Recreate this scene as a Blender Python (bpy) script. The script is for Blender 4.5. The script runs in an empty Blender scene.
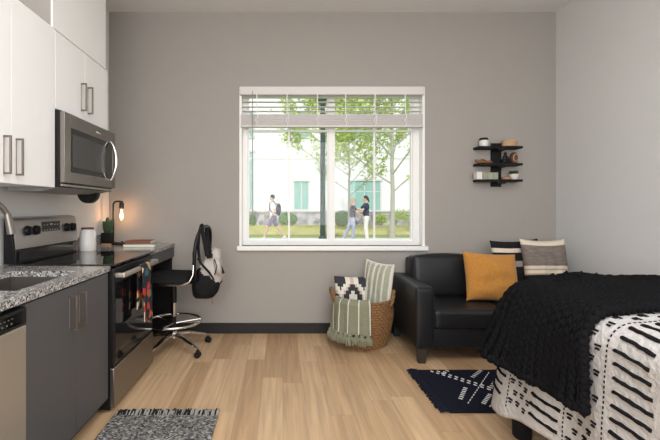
import bpy, bmesh, math, random
from mathutils import Vector, Matrix, Euler, noise
random.seed(7)
S = bpy.context.scene
COL = S.collection
PI = math.pi
R_ = math.radians

# ------------------------------------------------------------------ camera, world, lights, exposure
cam_d = bpy.data.cameras.new('camera'); cam = bpy.data.objects.new('camera', cam_d); COL.objects.link(cam)
cam.location = (0, 0, 1.27); cam.rotation_euler = (PI/2, 0, 0)
cam_d.sensor_width = 36; cam_d.lens = 36*400/660; cam_d.shift_x = 50/660; cam_d.shift_y = -12/660
cam_d.clip_start = 0.02; cam_d.clip_end = 300
S.camera = cam
S.view_settings.view_transform = 'Standard'; S.view_settings.look = 'None'
S.view_settings.gamma = 1; S.view_settings.exposure = 0.0; S.view_settings.use_curve_mapping = False

w = bpy.data.worlds.new('world'); S.world = w; w.use_nodes = True
w.node_tree.nodes['Background'].inputs[0].default_value = (0.86, 0.93, 1.0, 1)
w.node_tree.nodes['Background'].inputs[1].default_value = 1.35

def light(name, kind, loc, rot, energy, color=(1, 1, 1), size=1, size_y=None, angle=None):
    d = bpy.data.lights.new(name, kind); o = bpy.data.objects.new(name, d); COL.objects.link(o)
    o.location = loc; o.rotation_euler = rot; d.energy = energy; d.color = color
    if kind == 'AREA':
        d.size = size
        if size_y: d.shape = 'RECTANGLE'; d.size_y = size_y
    if kind == 'SUN': d.angle = angle or 0.02
    if kind == 'POINT': d.shadow_soft_size = size
    return o
light('sun', 'SUN', (0, 0, 20), (R_(48), R_(-14), 0), 1.9, (1, 0.97, 0.92), angle=0.05)
# room light from behind the camera, and an added fill near the ceiling
light('rear_room_light', 'AREA', (0.1, -2.2, 1.9), (R_(84), 0, 0), 160, (0.99, 0.993, 0.995), 3.8, 2.2)
light('ceiling_fill', 'AREA', (0.5, 0.7, 3.2), (0, 0, 0), 68, (0.99, 0.993, 0.995), 2.4, 2.0)

# ------------------------------------------------------------------ materials
MATS = {}
def P(name, col, rough=0.6, metal=0.0, var=0.0, vscale=8.0, bump=0.0, bscale=60.0, spec=0.5, stretch=None, sheen=0.0, coat=0.0):
    """principled material; var = colour mottling, bump = fine relief"""
    m = bpy.data.materials.new(name); m.use_nodes = True; nt = m.node_tree; N = nt.nodes; L = nt.links
    b = N['Principled BSDF']
    b.inputs['Base Color'].default_value = (*col, 1); b.inputs['Roughness'].default_value = rough
    b.inputs['Metallic'].default_value = metal; b.inputs['Specular IOR Level'].default_value = spec
    b.inputs['Sheen Weight'].default_value = sheen; b.inputs['Coat Weight'].default_value = coat
    tc = N.new('ShaderNodeTexCoord'); mp = N.new('ShaderNodeMapping'); L.new(tc.outputs['Object'], mp.inputs[0])
    if stretch: mp.inputs['Scale'].default_value = stretch
    n = N.new('ShaderNodeTexNoise'); n.inputs['Scale'].default_value = vscale; n.inputs['Detail'].default_value = 4
    L.new(mp.outputs[0], n.inputs['Vector'])
    v = max(var, 0.02)
    mx = N.new('ShaderNodeMix'); mx.data_type = 'RGBA'
    mx.inputs[6].default_value = (*[max(0, c*(1-v)) for c in col], 1); mx.inputs[7].default_value = (*[min(1, c*(1+v)) for c in col], 1)
    L.new(n.outputs['Fac'], mx.inputs[0]); L.new(mx.outputs[2], b.inputs['Base Color'])
    if bump:
        n2 = N.new('ShaderNodeTexNoise'); n2.inputs['Scale'].default_value = bscale; n2.inputs['Detail'].default_value = 3
        L.new(mp.outputs[0], n2.inputs['Vector'])
        bp = N.new('ShaderNodeBump'); bp.inputs['Strength'].default_value = bump; bp.inputs['Distance'].default_value = 0.01
        L.new(n2.outputs['Fac'], bp.inputs['Height']); L.new(bp.outputs[0], b.inputs['Normal'])
    MATS[name] = m
    return m

wall_paint = P('wall_paint', (0.352, 0.331, 0.306), 0.85, var=0.02, bump=0.05, bscale=180, spec=0.2)
lit_paint = P('lit_wall_paint', (0.655, 0.655, 0.65), 0.85, var=0.02, bump=0.05, bscale=180, spec=0.2)  # back wall's paint again, lightened for walls that catch more light
kitchen_lit_paint = P('kitchen_lit_wall_paint', (0.76, 0.75, 0.735), 0.7, spec=0.3)  # same paint, stronger light on the left wall put into its colour
ceil_paint = P('ceiling_paint', (0.80, 0.79, 0.78), 0.9, spec=0.2)
white_cab = P('white_cabinet', (0.86, 0.86, 0.855), 0.45, var=0.01)
white_trim = P('white_trim', (0.86, 0.855, 0.84), 0.45)
blind_white = P('blind_white', (0.66, 0.635, 0.615), 0.5)
grey_cab = P('grey_cabinet', (0.078, 0.077, 0.080), 0.5, var=0.03)
black_base = P('black_baseboard', (0.008, 0.008, 0.009), 0.6)
black_plastic = P('black_plastic', (0.008, 0.008, 0.009), 0.4, spec=0.3)
black_matte = P('black_matte', (0.009, 0.009, 0.010), 0.7, spec=0.25)
black_metal = P('black_metal', (0.012, 0.012, 0.013), 0.4, 0.3)
black_glass = P('black_glass', (0.006, 0.006, 0.007), 0.04, spec=0.7)
oven_glass = P('oven_glass', (0.008, 0.008, 0.009), 0.07, spec=0.6)
mw_glass = P('microwave_glass', (0.045, 0.045, 0.046), 0.25)
steel = P('stainless_steel', (0.25, 0.228, 0.208), 0.30, 0.9, var=0.04, vscale=3, stretch=(1, 1, 40))
steel_bright = P('bright_stainless_steel', (0.42, 0.40, 0.38), 0.32, 0.9, var=0.04, vscale=3, stretch=(1, 1, 40))
steel_light = P('dishwasher_steel', (0.50, 0.46, 0.40), 0.42, 0.75, var=0.03, vscale=3, stretch=(1, 1, 30))
steel_dark = P('sink_steel', (0.20, 0.18, 0.165), 0.4, 0.85)
chrome = P('chrome', (0.72, 0.70, 0.68), 0.16, 1.0)
bronze = P('brushed_bronze', (0.22, 0.18, 0.155), 0.35, 0.85)
leather = P('black_leather', (0.010, 0.0105, 0.012), 0.42, var=0.1, bump=0.12, bscale=90, spec=0.36)
dark_wood = P('dark_wood', (0.03, 0.025, 0.022), 0.5)
ochre = P('ochre_fabric', (0.50, 0.225, 0.048), 0.95, var=0.22, vscale=55, bump=0.5, bscale=140, spec=0.15, sheen=0.2)
yarn = P('black_yarn', (0.008, 0.008, 0.009), 0.95, var=0.4, vscale=60, bump=0.5, bscale=300, spec=0.06)
comf = P('comforter_cotton', (0.49, 0.475, 0.465), 0.95, var=0.10, vscale=14, bump=1.0, bscale=45, spec=0.1)
tuft_black = P('black_tufting', (0.010, 0.009, 0.010), 0.95, bump=0.4, bscale=200, spec=0.1)
mattress_m = P('mattress_fabric', (0.5, 0.48, 0.45), 0.9)
cream = P('cream_fabric', (0.68, 0.60, 0.50), 0.95, var=0.08, vscale=60, bump=0.4, bscale=150, spec=0.1)
tan = P('tan_fabric', (0.46, 0.35, 0.24), 0.95, var=0.12, vscale=60, bump=0.4, bscale=150, spec=0.1)
taupe = P('taupe_weave', (0.20, 0.165, 0.15), 0.95, var=0.55, vscale=50, bump=0.6, bscale=120, spec=0.1, stretch=(0.25, 1, 1.6))
blackfab = P('black_fabric', (0.014, 0.014, 0.015), 0.9, bump=0.3, bscale=150, spec=0.15)
charcoal = P('charcoal_fabric', (0.045, 0.045, 0.05), 0.95, var=0.2, vscale=60, spec=0.1)
mauve = P('mauve_fabric', (0.34, 0.28, 0.27), 0.95, var=0.1, spec=0.1)
blush = P('blush_fabric', (0.55, 0.42, 0.35), 0.95, var=0.1, vscale=60, spec=0.1)
ivory = P('ivory_fabric', (0.70, 0.67, 0.60), 0.95, var=0.06, bump=0.4, bscale=150, spec=0.1)
sage = P('sage_fabric', (0.235, 0.24, 0.165), 0.95, var=0.14, vscale=50, bump=0.6, bscale=170, spec=0.1)
sage_pale = P('pale_sage_fabric', (0.36, 0.38, 0.30), 0.95, var=0.25, vscale=60, bump=0.7, bscale=100, spec=0.1)
wicker = P('wicker', (0.23, 0.12, 0.05), 0.75, var=0.45, vscale=40, bump=0.4, bscale=120, spec=0.3)
canvas = P('grey_canvas', (0.50, 0.46, 0.42), 0.9, var=0.1, bump=0.3, bscale=200, spec=0.15)
navy_rug = P('navy_rug', (0.013, 0.014, 0.024), 0.98, var=0.25, vscale=90, bump=0.6, bscale=250, spec=0.05)
white_stitch = P('white_stitch', (0.70, 0.69, 0.68), 0.95, spec=0.1)
paper_w = P('paper', (0.75, 0.72, 0.66), 0.9)
book_brown = P('book_brown', (0.22, 0.085, 0.05), 0.6)
book_green = P('book_green', (0.30, 0.36, 0.22), 0.7)
ceramic = P('white_ceramic', (0.72, 0.70, 0.67), 0.35)
redbrown = P('red_brown_lid', (0.12, 0.035, 0.03), 0.4)
leaf_dark = P('succulent_green', (0.03, 0.065, 0.025), 0.6, var=0.3, vscale=30)
wood_light = P('light_wood', (0.48, 0.30, 0.17), 0.6, var=0.15, vscale=20, stretch=(1, 1, 8))
wood_mid = P('carved_wood', (0.30, 0.12, 0.05), 0.45, var=0.2, vscale=20)
wood_deep = P('dark_carved_wood', (0.10, 0.045, 0.028), 0.45, var=0.3, vscale=30)
brass = P('brass', (0.55, 0.38, 0.18), 0.3, 0.9)
grey_print = P('grey_print', (0.33, 0.33, 0.32), 0.5)

def emissive(name, col, st):
    m = bpy.data.materials.new(name); m.use_nodes = True; b = m.node_tree.nodes['Principled BSDF']
    b.inputs['Base Color'].default_value = (*col, 1); b.inputs['Emission Color'].default_value = (*col, 1)
    b.inputs['Emission Strength'].default_value = st
    return m
filament = emissive('warm_filament', (1, 0.55, 0.22), 60)

def clear_glass(name, tint, gloss=0.06):
    m = bpy.data.materials.new(name); m.use_nodes = True; nt = m.node_tree; N = nt.nodes; L = nt.links
    N.remove(N['Principled BSDF']); out = N['Material Output']
    t = N.new('ShaderNodeBsdfTransparent'); t.inputs[0].default_value = (*tint, 1)
    g = N.new('ShaderNodeBsdfGlossy'); g.inputs['Roughness'].default_value = 0.03
    mx = N.new('ShaderNodeMixShader'); mx.inputs[0].default_value = gloss
    L.new(t.outputs[0], mx.inputs[1]); L.new(g.outputs[0], mx.inputs[2]); L.new(mx.outputs[0], out.inputs[0])
    return m
pane_glass = clear_glass('window_glass', (0.98, 0.99, 0.99), 0.015)
bulb_glass = clear_glass('bulb_glass', (1, 0.93, 0.85), 0.08)
mesh_fabric = clear_glass('sheer_mesh', (0.62, 0.62, 0.64), 0.02)

slat_m = bpy.data.materials.new('translucent_slat'); slat_m.use_nodes = True
_n = slat_m.node_tree; _b = _n.nodes['Principled BSDF']; _b.inputs['Base Color'].default_value = (0.85, 0.84, 0.81, 1)
_t = _n.nodes.new('ShaderNodeBsdfTranslucent'); _t.inputs[0].default_value = (0.9, 0.89, 0.85, 1)
_m = _n.nodes.new('ShaderNodeMixShader'); _m.inputs[0].default_value = 0.55
_n.links.new(_b.outputs[0], _m.inputs[1]); _n.links.new(_t.outputs[0], _m.inputs[2]); _n.links.new(_m.outputs[0], _n.nodes['Material Output'].inputs[0])
def node_mat(name):
    m = bpy.data.materials.new(name); m.use_nodes = True
    return m, m.node_tree.nodes, m.node_tree.links, m.node_tree.nodes['Principled BSDF']

def floor_material():
    m, N, L, b = node_mat('oak_planks')
    def math_(op, a, c=None):
        n = N.new('ShaderNodeMath'); n.operation = op
        for i, v in enumerate((a, c)):
            if v is None: continue
            if isinstance(v, (int, float)): n.inputs[i].default_value = v
            else: L.new(v, n.inputs[i])
        return n.outputs[0]
    tc = N.new('ShaderNodeTexCoord'); sp = N.new('ShaderNodeSeparateXYZ'); L.new(tc.outputs['Object'], sp.inputs[0])
    W, LEN = 0.1455, 1.22
    xs = math_('DIVIDE', math_('ADD', sp.outputs[0], 10 - 0.123 + W*0), W)
    row = math_('FLOOR', xs); fx = math_('SUBTRACT', xs, row)
    wn = N.new('ShaderNodeTexWhiteNoise'); wn.noise_dimensions = '1D'; L.new(row, wn.inputs['W'])
    ys = math_('ADD', math_('DIVIDE', math_('ADD', sp.outputs[1], 10), LEN), wn.outputs['Value'])
    colr = math_('FLOOR', ys); fy = math_('SUBTRACT', ys, colr)
    wn2 = N.new('ShaderNodeTexWhiteNoise'); wn2.noise_dimensions = '2D'
    cb = N.new('ShaderNodeCombineXYZ'); L.new(row, cb.inputs[0]); L.new(colr, cb.inputs[1]); L.new(cb.outputs[0], wn2.inputs['Vector'])
    ramp = N.new('ShaderNodeValToRGB'); L.new(wn2.outputs['Value'], ramp.inputs[0])
    e = ramp.color_ramp.elements
    e[0].position = 0; e[0].color = (0.44, 0.28, 0.155, 1); e[1].position = 1; e[1].color = (0.60, 0.415, 0.25, 1)
    k = e.new(0.5); k.color = (0.52, 0.345, 0.20, 1)
    # grain
    mp = N.new('ShaderNodeMapping'); mp.inputs['Scale'].default_value = (22, 1.1, 1); L.new(tc.outputs['Object'], mp.inputs[0])
    ad = N.new('ShaderNodeVectorMath'); ad.operation = 'ADD'; L.new(mp.outputs[0], ad.inputs[0])
    sc = N.new('ShaderNodeVectorMath'); sc.operation = 'SCALE'; sc.inputs['Scale'].default_value = 37; L.new(wn2.outputs['Color'], sc.inputs[0])
    L.new(sc.outputs[0], ad.inputs[1])
    gn = N.new('ShaderNodeTexNoise'); gn.inputs['Scale'].default_value = 1.6; gn.inputs['Detail'].default_value = 6; gn.inputs['Distortion'].default_value = 0.6
    L.new(ad.outputs[0], gn.inputs['Vector'])
    gr = N.new('ShaderNodeMapRange'); gr.inputs[1].default_value = 0.3; gr.inputs[2].default_value = 0.7; gr.inputs[3].default_value = 0.80; gr.inputs[4].default_value = 1.14
    L.new(gn.outputs['Fac'], gr.inputs[0])
    mul = N.new('ShaderNodeVectorMath'); mul.operation = 'SCALE'; L.new(ramp.outputs[0], mul.inputs[0]); L.new(gr.outputs[0], mul.inputs['Scale'])
    # seams
    sx = math_('LESS_THAN', fx, 0.016); sy = math_('LESS_THAN', fy, 0.0022)
    seam = math_('MAXIMUM', sx, sy)
    mx = N.new('ShaderNodeMix'); mx.data_type = 'RGBA'; L.new(math_('MULTIPLY', seam, 0.5), mx.inputs[0])
    L.new(mul.outputs[0], mx.inputs[6]); mx.inputs[7].default_value = (0.20, 0.12, 0.07, 1)
    L.new(mx.outputs[2], b.inputs['Base Color']); b.inputs['Roughness'].default_value = 0.42
    b.inputs['Specular IOR Level'].default_value = 0.4
    bp = N.new('ShaderNodeBump'); bp.inputs['Strength'].default_value = 0.08; bp.inputs['Distance'].default_value = 0.004
    L.new(gn.outputs['Fac'], bp.inputs['Height']); L.new(bp.outputs[0], b.inputs['Normal'])
    return m
floor_m = floor_material()

def speckle(name, cols, scale, rough):
    m, N, L, b = node_mat(name)
    tc = N.new('ShaderNodeTexCoord')
    v = N.new('ShaderNodeTexVoronoi'); v.inputs['Scale'].default_value = scale; L.new(tc.outputs['Object'], v.inputs['Vector'])
    n = N.new('ShaderNodeTexNoise'); n.inputs['Scale'].default_value = scale*0.6; n.inputs['Detail'].default_value = 5; L.new(tc.outputs['Object'], n.inputs['Vector'])
    bw = N.new('ShaderNodeSeparateColor'); L.new(v.outputs['Color'], bw.inputs[0])
    a = N.new('ShaderNodeMath'); a.operation = 'ADD'; L.new(bw.outputs[0], a.inputs[0]); L.new(n.outputs['Fac'], a.inputs[1])
    d = N.new('ShaderNodeMath'); d.operation = 'MULTIPLY'; d.inputs[1].default_value = 0.5; L.new(a.outputs[0], d.inputs[0])
    r = N.new('ShaderNodeValToRGB'); r.color_ramp.interpolation = 'LINEAR'; L.new(d.outputs[0], r.inputs[0])
    e = r.color_ramp.elements
    e[0].position = 0.22; e[0].color = (*cols[0], 1); e[1].position = 0.80; e[1].color = (*cols[-1], 1)
    for i, c in enumerate(cols[1:-1]):
        k = e.new(0.22 + 0.58*(i+1)/(len(cols)-1)); k.color = (*c, 1)
    L.new(r.outputs[0], b.inputs['Base Color']); b.inputs['Roughness'].default_value = rough
    return m
granite = speckle('granite', [(0.012, 0.012, 0.013), (0.14, 0.135, 0.13), (0.33, 0.32, 0.31), (0.44, 0.43, 0.42), (0.80, 0.79, 0.78)], 150, 0.12)
tweed = speckle('tweed_rug', [(0.02, 0.02, 0.022), (0.05, 0.05, 0.05), (0.15, 0.145, 0.14), (0.22, 0.215, 0.205), (0.45, 0.44, 0.42)], 95, 0.98)
stone = speckle('stone_wall', [(0.20, 0.20, 0.20), (0.34, 0.33, 0.32), (0.55, 0.54, 0.53), (0.40, 0.39, 0.38)], 2.8, 0.9)
lawn = speckle('lawn_grass', [(0.16, 0.24, 0.06), (0.24, 0.34, 0.10), (0.34, 0.42, 0.16)], 8, 0.95)
floral = None
def floral_mat():
    m, N, L, b = node_mat('floral_towel')
    tc = N.new('ShaderNodeTexCoord'); v = N.new('ShaderNodeTexVoronoi'); v.inputs['Scale'].default_value = 19
    L.new(tc.outputs['Object'], v.inputs['Vector'])
    s = N.new('ShaderNodeSeparateColor'); L.new(v.outputs['Color'], s.inputs[0])
    r = N.new('ShaderNodeValToRGB'); r.color_ramp.interpolation = 'CONSTANT'; L.new(s.outputs[0], r.inputs[0])
    e = r.color_ramp.elements; e[0].position = 0; e[0].color = (0.012, 0.012, 0.02, 1); e[1].position = 0.46; e[1].color = (0.55, 0.03, 0.03, 1)
    for p_, c in ((0.56, (0.02, 0.14, 0.16)), (0.64, (0.55, 0.36, 0.16)), (0.76, (0.45, 0.10, 0.03)), (0.84, (0.02, 0.02, 0.03)), (0.93, (0.6, 0.5, 0.36))):
        k = e.new(p_); k.color = (*c, 1)
    L.new(r.outputs[0], b.inputs['Base Color']); b.inputs['Roughness'].default_value = 0.9
    return m
floral = floral_mat()

# ------------------------------------------------------------------ mesh helpers
def B(): return bmesh.new()
def add_box(bm, x0, x1, y0, y1, z0, z1, mi=0, rot=None, bev=0.0):
    g = bmesh.ops.create_cube(bm, size=1)
    vs = g['verts']; c = Vector(((x0+x1)/2, (y0+y1)/2, (z0+z1)/2)); s = Vector((abs(x1-x0), abs(y1-y0), abs(z1-z0)))
    for v in vs: v.co = Vector((v.co.x*s.x, v.co.y*s.y, v.co.z*s.z))
    if bev:
        es = list({e for v in vs for e in v.link_edges})
        r = bmesh.ops.bevel(bm, geom=es, offset=min(bev, min(s)*0.45), segments=3, profile=0.5, affect='EDGES')
        vs = list({v for f in r['faces'] for v in f.verts} | {v for v in vs if v.is_valid})
    for v in vs: v.co = (rot @ v.co if rot else v.co) + c
    for f in {f for v in vs for f in v.link_faces}: f.material_index = mi
    return vs
def add_tube(bm, pts, r, seg=10, mi=0, closed=False, flat=1.0):
    pts = [Vector(p) for p in pts]; n = len(pts)
    rs = r if isinstance(r, (list, tuple)) else [r]*n
    rings = []; up = None
    for i, p in enumerate(pts):
        if closed: t = (pts[(i+1) % n]-pts[i-1])
        else: t = pts[min(i+1, n-1)]-pts[max(i-1, 0)]
        t = t.normalized() if t.length > 1e-9 else Vector((0, 0, 1))
        if up is None:
            up = Vector((0, 0, 1)) if abs(t.z) < 0.9 else Vector((0, 1, 0))
        a = up - t*up.dot(t)
        a = a.normalized() if a.length > 1e-6 else t.orthogonal().normalized()
        b = t.cross(a); up = a
        rings.append([bm.verts.new(p + (a*math.cos(q)*flat + b*math.sin(q))*rs[i]) for q in [2*PI*k/seg for k in range(seg)]])
    for i in range(n if closed else n-1):
        A, C = rings[i], rings[(i+1) % n]
        for k in range(seg):
            f = bm.faces.new((A[k], A[(k+1) % seg], C[(k+1) % seg], C[k])); f.material_index = mi
    if not closed:
        for ring in (rings[0][::-1], rings[-1]):
            try: bm.faces.new(ring).material_index = mi
            except ValueError: pass
def add_lathe(bm, prof, c=(0, 0, 0), seg=28, mi=0, axis='Z', rot=None):
    c = Vector(c); rings = []
    for r, z in prof:
        ring = []
        for k in range(seg):
            a = 2*PI*k/seg; p = Vector((r*math.cos(a), r*math.sin(a), z))
            if axis == 'X': p = Vector((p.z, p.x, p.y))
            if axis == 'Y': p = Vector((p.x, p.z, p.y))
            if rot: p = rot @ p
            ring.append(bm.verts.new(p + c))
        rings.append(ring)
    for A, C in zip(rings, rings[1:]):
        for k in range(seg): bm.faces.new((A[k], A[(k+1) % seg], C[(k+1) % seg], C[k])).material_index = mi
    for ring in (rings[0][::-1], rings[-1]): bm.faces.new(ring).material_index = mi
def add_ball(bm, c, r, u=16, v=10, mi=0, rot=None):
    r = Vector(r) if not isinstance(r, (int, float)) else Vector((r, r, r))
    g = bmesh.ops.create_uvsphere(bm, u_segments=u, v_segments=v, radius=1)
    for x in g['verts']:
        p = Vector((x.co.x*r.x, x.co.y*r.y, x.co.z*r.z))
        x.co = (rot @ p if rot else p) + Vector(c)
    if mi:
        for f in {f for x in g['verts'] for f in x.link_faces}: f.material_index = mi
def add_capsule(bm, a, b, ra, rb, seg=12):
    a = Vector(a); b = Vector(b); t = (b-a).normalized(); pts = []; rs = []
    for q in (-0.98, -0.75, -0.4, 0): pts.append(a+t*ra*q); rs.append(ra*math.sqrt(max(0.02, 1-q*q)))
    for q in (0, 0.4, 0.75, 0.98): pts.append(b+t*rb*q); rs.append(rb*math.sqrt(max(0.02, 1-q*q)))
    add_tube(bm, pts, rs, seg)
def add_grid(bm, fn, nu, nv, mi=None, closed_u=False):
    """fn(i/nu, j/nv) -> Vector; mi(u, v) -> material index"""
    V = [[bm.verts.new(fn(i/nu, j/nv)) for j in range(nv+1)] for i in range(nu if closed_u else nu+1)]
    m = len(V)
    for i in range(nu):
        for j in range(nv):
            f = bm.faces.new((V[i][j], V[(i+1) % m][j], V[(i+1) % m][j+1], V[i][j+1]))
            if mi: f.material_index = mi((i+0.5)/nu, (j+0.5)/nv)
    return V
def add_prism(bm, poly, z0, z1, mi=0, mat4=None):
    M = mat4 or Matrix()
    A = [bm.verts.new(M @ Vector((x, y, z0))) for x, y in poly]; C = [bm.verts.new(M @ Vector((x, y, z1))) for x, y in poly]
    n = len(poly)
    for k in range(n): bm.faces.new((A[k], A[(k+1) % n], C[(k+1) % n], C[k])).material_index = mi
    bm.faces.new(A[::-1]).material_index = mi; bm.faces.new(C).material_index = mi

def wloc(o):
    v = Vector((0, 0, 0))
    while o: v += o.location; o = o.parent
    return v
def obj(name, bm, mats, parent=None, bevel=0, angle=40, local=False, smooth=True, solid=0, subd=0, fix=True):
    """link bm as one mesh object; bm is in world coordinates unless local"""
    if parent is not None and not local: bmesh.ops.translate(bm, vec=-wloc(parent), verts=bm.verts[:])
    if fix: bmesh.ops.recalc_face_normals(bm, faces=bm.faces[:])
    me = bpy.data.meshes.new(name); bm.to_mesh(me); bm.free()
    for m in (mats if isinstance(mats, (list, tuple)) else [mats]): me.materials.append(m)
    if smooth:
        me.polygons.foreach_set('use_smooth', [True]*len(me.polygons)); me.set_sharp_from_angle(angle=R_(angle))
    o = bpy.data.objects.new(name, me); COL.objects.link(o)
    if parent is not None: o.parent = parent
    if solid:
        md = o.modifiers.new('solid', 'SOLIDIFY'); md.thickness = solid; md.offset = 0
    if bevel:
        md = o.modifiers.new('bevel', 'BEVEL'); md.width = bevel; md.segments = 2; md.limit_method = 'ANGLE'; md.angle_limit = R_(40)
    if subd:
        md = o.modifiers.new('subd', 'SUBSURF'); md.levels = subd; md.render_levels = subd
    return o
def tag(o, label, cat, group=None, kind=None):
    o['label'] = label; o['category'] = cat
    if group: o['group'] = group
    if kind: o['kind'] = kind
    return o
def thing(name, label, cat, loc=(0, 0, 0), group=None):
    o = bpy.data.objects.new(name, None); COL.objects.link(o); o.location = loc; o.empty_display_size = 0.05
    return tag(o, label, cat, group)
def struct(name, bm, m, parent=None, **k):
    o = obj(name, bm, m, parent, **k)
    if parent is None: o['kind'] = 'structure'
    return o
def box_obj(name, dims, m, parent=None, bevel=0.0, **k):
    bm = B(); add_box(bm, *dims); return obj(name, bm, m, parent, bevel=bevel, **k)
def lab(o, text): o['label'] = text; return o
def dup(root, loc, label=None):
    r = root.copy(); COL.objects.link(r); r.location = loc
    if label: r['label'] = label
    for ch in list(root.children):
        c = ch.copy(); COL.objects.link(c); c.parent = r
        for g in ch.children:
            d = g.copy(); COL.objects.link(d); d.parent = c
    return r
def rotz_local(o, a): o.rotation_euler = (0, 0, a)

# ------------------------------------------------------------------ room shell
XL, XR, YB, YN, ZC = -1.736, 2.80, 4.06, -2.8, 3.26
WX0, WX1, WZ0, WZ1 = -0.40, 1.455, 0.885, 2.485
def bx(*d):
    bm = B(); add_box(bm, *d); return bm
struct('floor', bx(XL-0.15, XR+0.15, YN-0.15, YB+0.0, -0.12, 0), floor_m)
struct('ceiling', bx(XL-0.15, XR+0.15, YN-0.15, YB+0.25, ZC, ZC+0.2), ceil_paint)
struct('wall_left', bx(XL-0.15, XL, YN, YB, 0, ZC), kitchen_lit_paint)
struct('wall_right', bx(XR, XR+0.15, YN, YB, 0, ZC), lit_paint)
struct('wall_near', bx(XL-0.15, XR+0.15, YN-0.15, YN, 0, ZC), lit_paint)
bm = B()
YO = YB+0.20
add_box(bm, XL-0.15, WX0, YB, YO, -0.12, ZC); add_box(bm, WX1, XR+0.15, YB, YO, -0.12, ZC)
add_box(bm, WX0, WX1, YB, YO, -0.12, WZ0); add_box(bm, WX0, WX1, YB, YO, WZ1, ZC)
struct('wall_back', bm, wall_paint)
struct('baseboard_back', bx(-1.05, XR, YB-0.014, YB, 0, 0.105), black_base, bevel=0.003)
struct('baseboard_right', bx(XR-0.014, XR, YN, YB-0.014, 0, 0.105), black_base, bevel=0.003)

# chase above the microwave cabinet
bm = B(); add_box(bm, XL, -1.398, 2.437, 3.18, 2.372, ZC)
struct('wall_chase', bm, wall_paint)
bm = B(); add_box(bm, -1.397, -1.385, 2.437, 3.18, 2.374, ZC-0.001)
struct('wall_chase_lit_1', bm, white_cab)  # lit front of the painted chase, brightness put in as a white sheet

# window: frame, mullions, glass, stool
bm = B()
YF0, YF1 = YB+0.09, YB+0.16
FL, FR_, FB, FT = 0.062, 0.075, 0.045, 0.06
add_box(bm, WX0, WX0+FL, YF0, YF1, WZ0, WZ1); add_box(bm, WX1-FR_, WX1, YF0, YF1, WZ0, WZ1)
cxm = 0.532
add_box(bm, cxm-0.026, cxm+0.026, YF0, YF1, WZ0+FB, WZ1-FT)
for zz0, zz1 in ((WZ0, WZ0+FB), (WZ1-FT, WZ1)): add_box(bm, WX0+FL, WX1-FR_, YF0, YF1, zz0, zz1)
# inner sash steps
for a, b2, m_ in ((WX0+FL, cxm-0.026, 0.094), (cxm+0.026, WX1-FR_, 0.987)):
    zb_, zt_ = WZ0+FB, WZ1-FT
    add_box(bm, a, a+0.014, YF0+0.02, YF1-0.005, zb_, zt_); add_box(bm, b2-0.014, b2, YF0+0.02, YF1-0.005, zb_, zt_)
    add_box(bm, a+0.014, b2-0.014, YF0+0.02, YF1-0.005, zb_, zb_+0.016)
    add_box(bm, a+0.014, b2-0.014, YF0+0.022, YF1-0.007, 2.065, 2.085)
    add_box(bm, m_-0.009, m_+0.009, YF0+0.035, YF1-0.01, zb_+0.016, 2.065); add_box(bm, m_-0.009, m_+0.009, YF0+0.035, YF1-0.01, 2.085, zt_)
win = struct('window_1', bm, white_trim)
bm = B(); add_box(bm, WX0+FL, cxm-0.026, YF1-0.022, YF1-0.018, WZ0+FB, WZ1-FT); add_box(bm, cxm+0.026, WX1-FR_, YF1-0.022, YF1-0.018, WZ0+FB, WZ1-FT)
obj('window_pane', bm, pane_glass, win)
bm = B()  # white jamb liners
add_box(bm, WX0, WX0+0.012, YB+0.0, YF0, WZ0, WZ1); add_box(bm, WX1-0.012, WX1, YB, YF0, WZ0, WZ1); add_box(bm, WX0, WX1, YB, YF0, WZ1-0.012, WZ1)
add_box(bm, WX0-0.012, WX0+0.012, YB-0.008, YB, WZ0, WZ1+0.01); add_box(bm, WX1-0.012, WX1+0.012, YB-0.008, YB, WZ0, WZ1+0.01)
obj('window_frame', bm, white_trim, win)
bm = B(); add_box(bm, WX0-0.035, WX1+0.04, YB-0.035, YF0, WZ0-0.045, WZ0+0.0)
obj('window_sill', bm, white_trim, win, bevel=0.004)

# ------------------------------------------------------------------ blind
bl = thing('window_blind', 'white horizontal window blind raised into a thick bundle of slats', 'blind', (cxm, YB-0.01, 2.42))
BX0, BX1 = WX0-0.005, WX1-0.005
box_obj('headrail', (BX0, BX1, YB-0.045, YB+0.03, 2.408, 2.492), blind_white, bl, bevel=0.006)
for z in (2.385, 2.34, 2.29, 2.245):
    bm = B(); add_box(bm, BX0+0.02, BX1-0.02, YB-0.035, YB+0.018, z, z+0.0025); obj('slat', bm, slat_m, bl)
z = 2.105
k = 0
while z < 2.215:
    bm = B(); add_box(bm, BX0+0.012+0.002*(k % 2), BX1-0.012-0.002*((k+1) % 2), YB-0.037+0.002*(k % 3), YB+0.018, z, z+0.0042); obj('slat', bm, blind_white, bl)
    z += 0.0062; k += 1
box_obj('bottom_rail', (BX0+0.008, BX1-0.008, YB-0.04, YB+0.02, 2.085, 2.103), blind_white, bl, bevel=0.003)
for px in (257, 287, 317, 345, 374, 404):
    x = (px-280)/98.5
    bm = B(); add_tube(bm, [(x, YB-0.04, 2.425), (x, YB-0.044, 2.22), (x+0.01, YB-0.05, 2.19), (x-0.012, YB-0.052, 2.15), (x+0.008, YB-0.05, 2.115), (x, YB-0.042, 2.09)], 0.0055, 6)
    add_tube(bm, [(x+0.012, YB-0.041, 2.22), (x+0.014, YB-0.047, 2.13)], 0.003, 6)
    obj('ladder_cord', bm, white_trim, bl)
bm = B(); add_tube(bm, [(-0.275, YB-0.05, 2.44), (-0.275, YB-0.052, 1.30), (-0.275, YB-0.052, 1.19)], [0.005, 0.005, 0.008], 8); obj('tilt_wand', bm, grey_print, bl)

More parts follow.
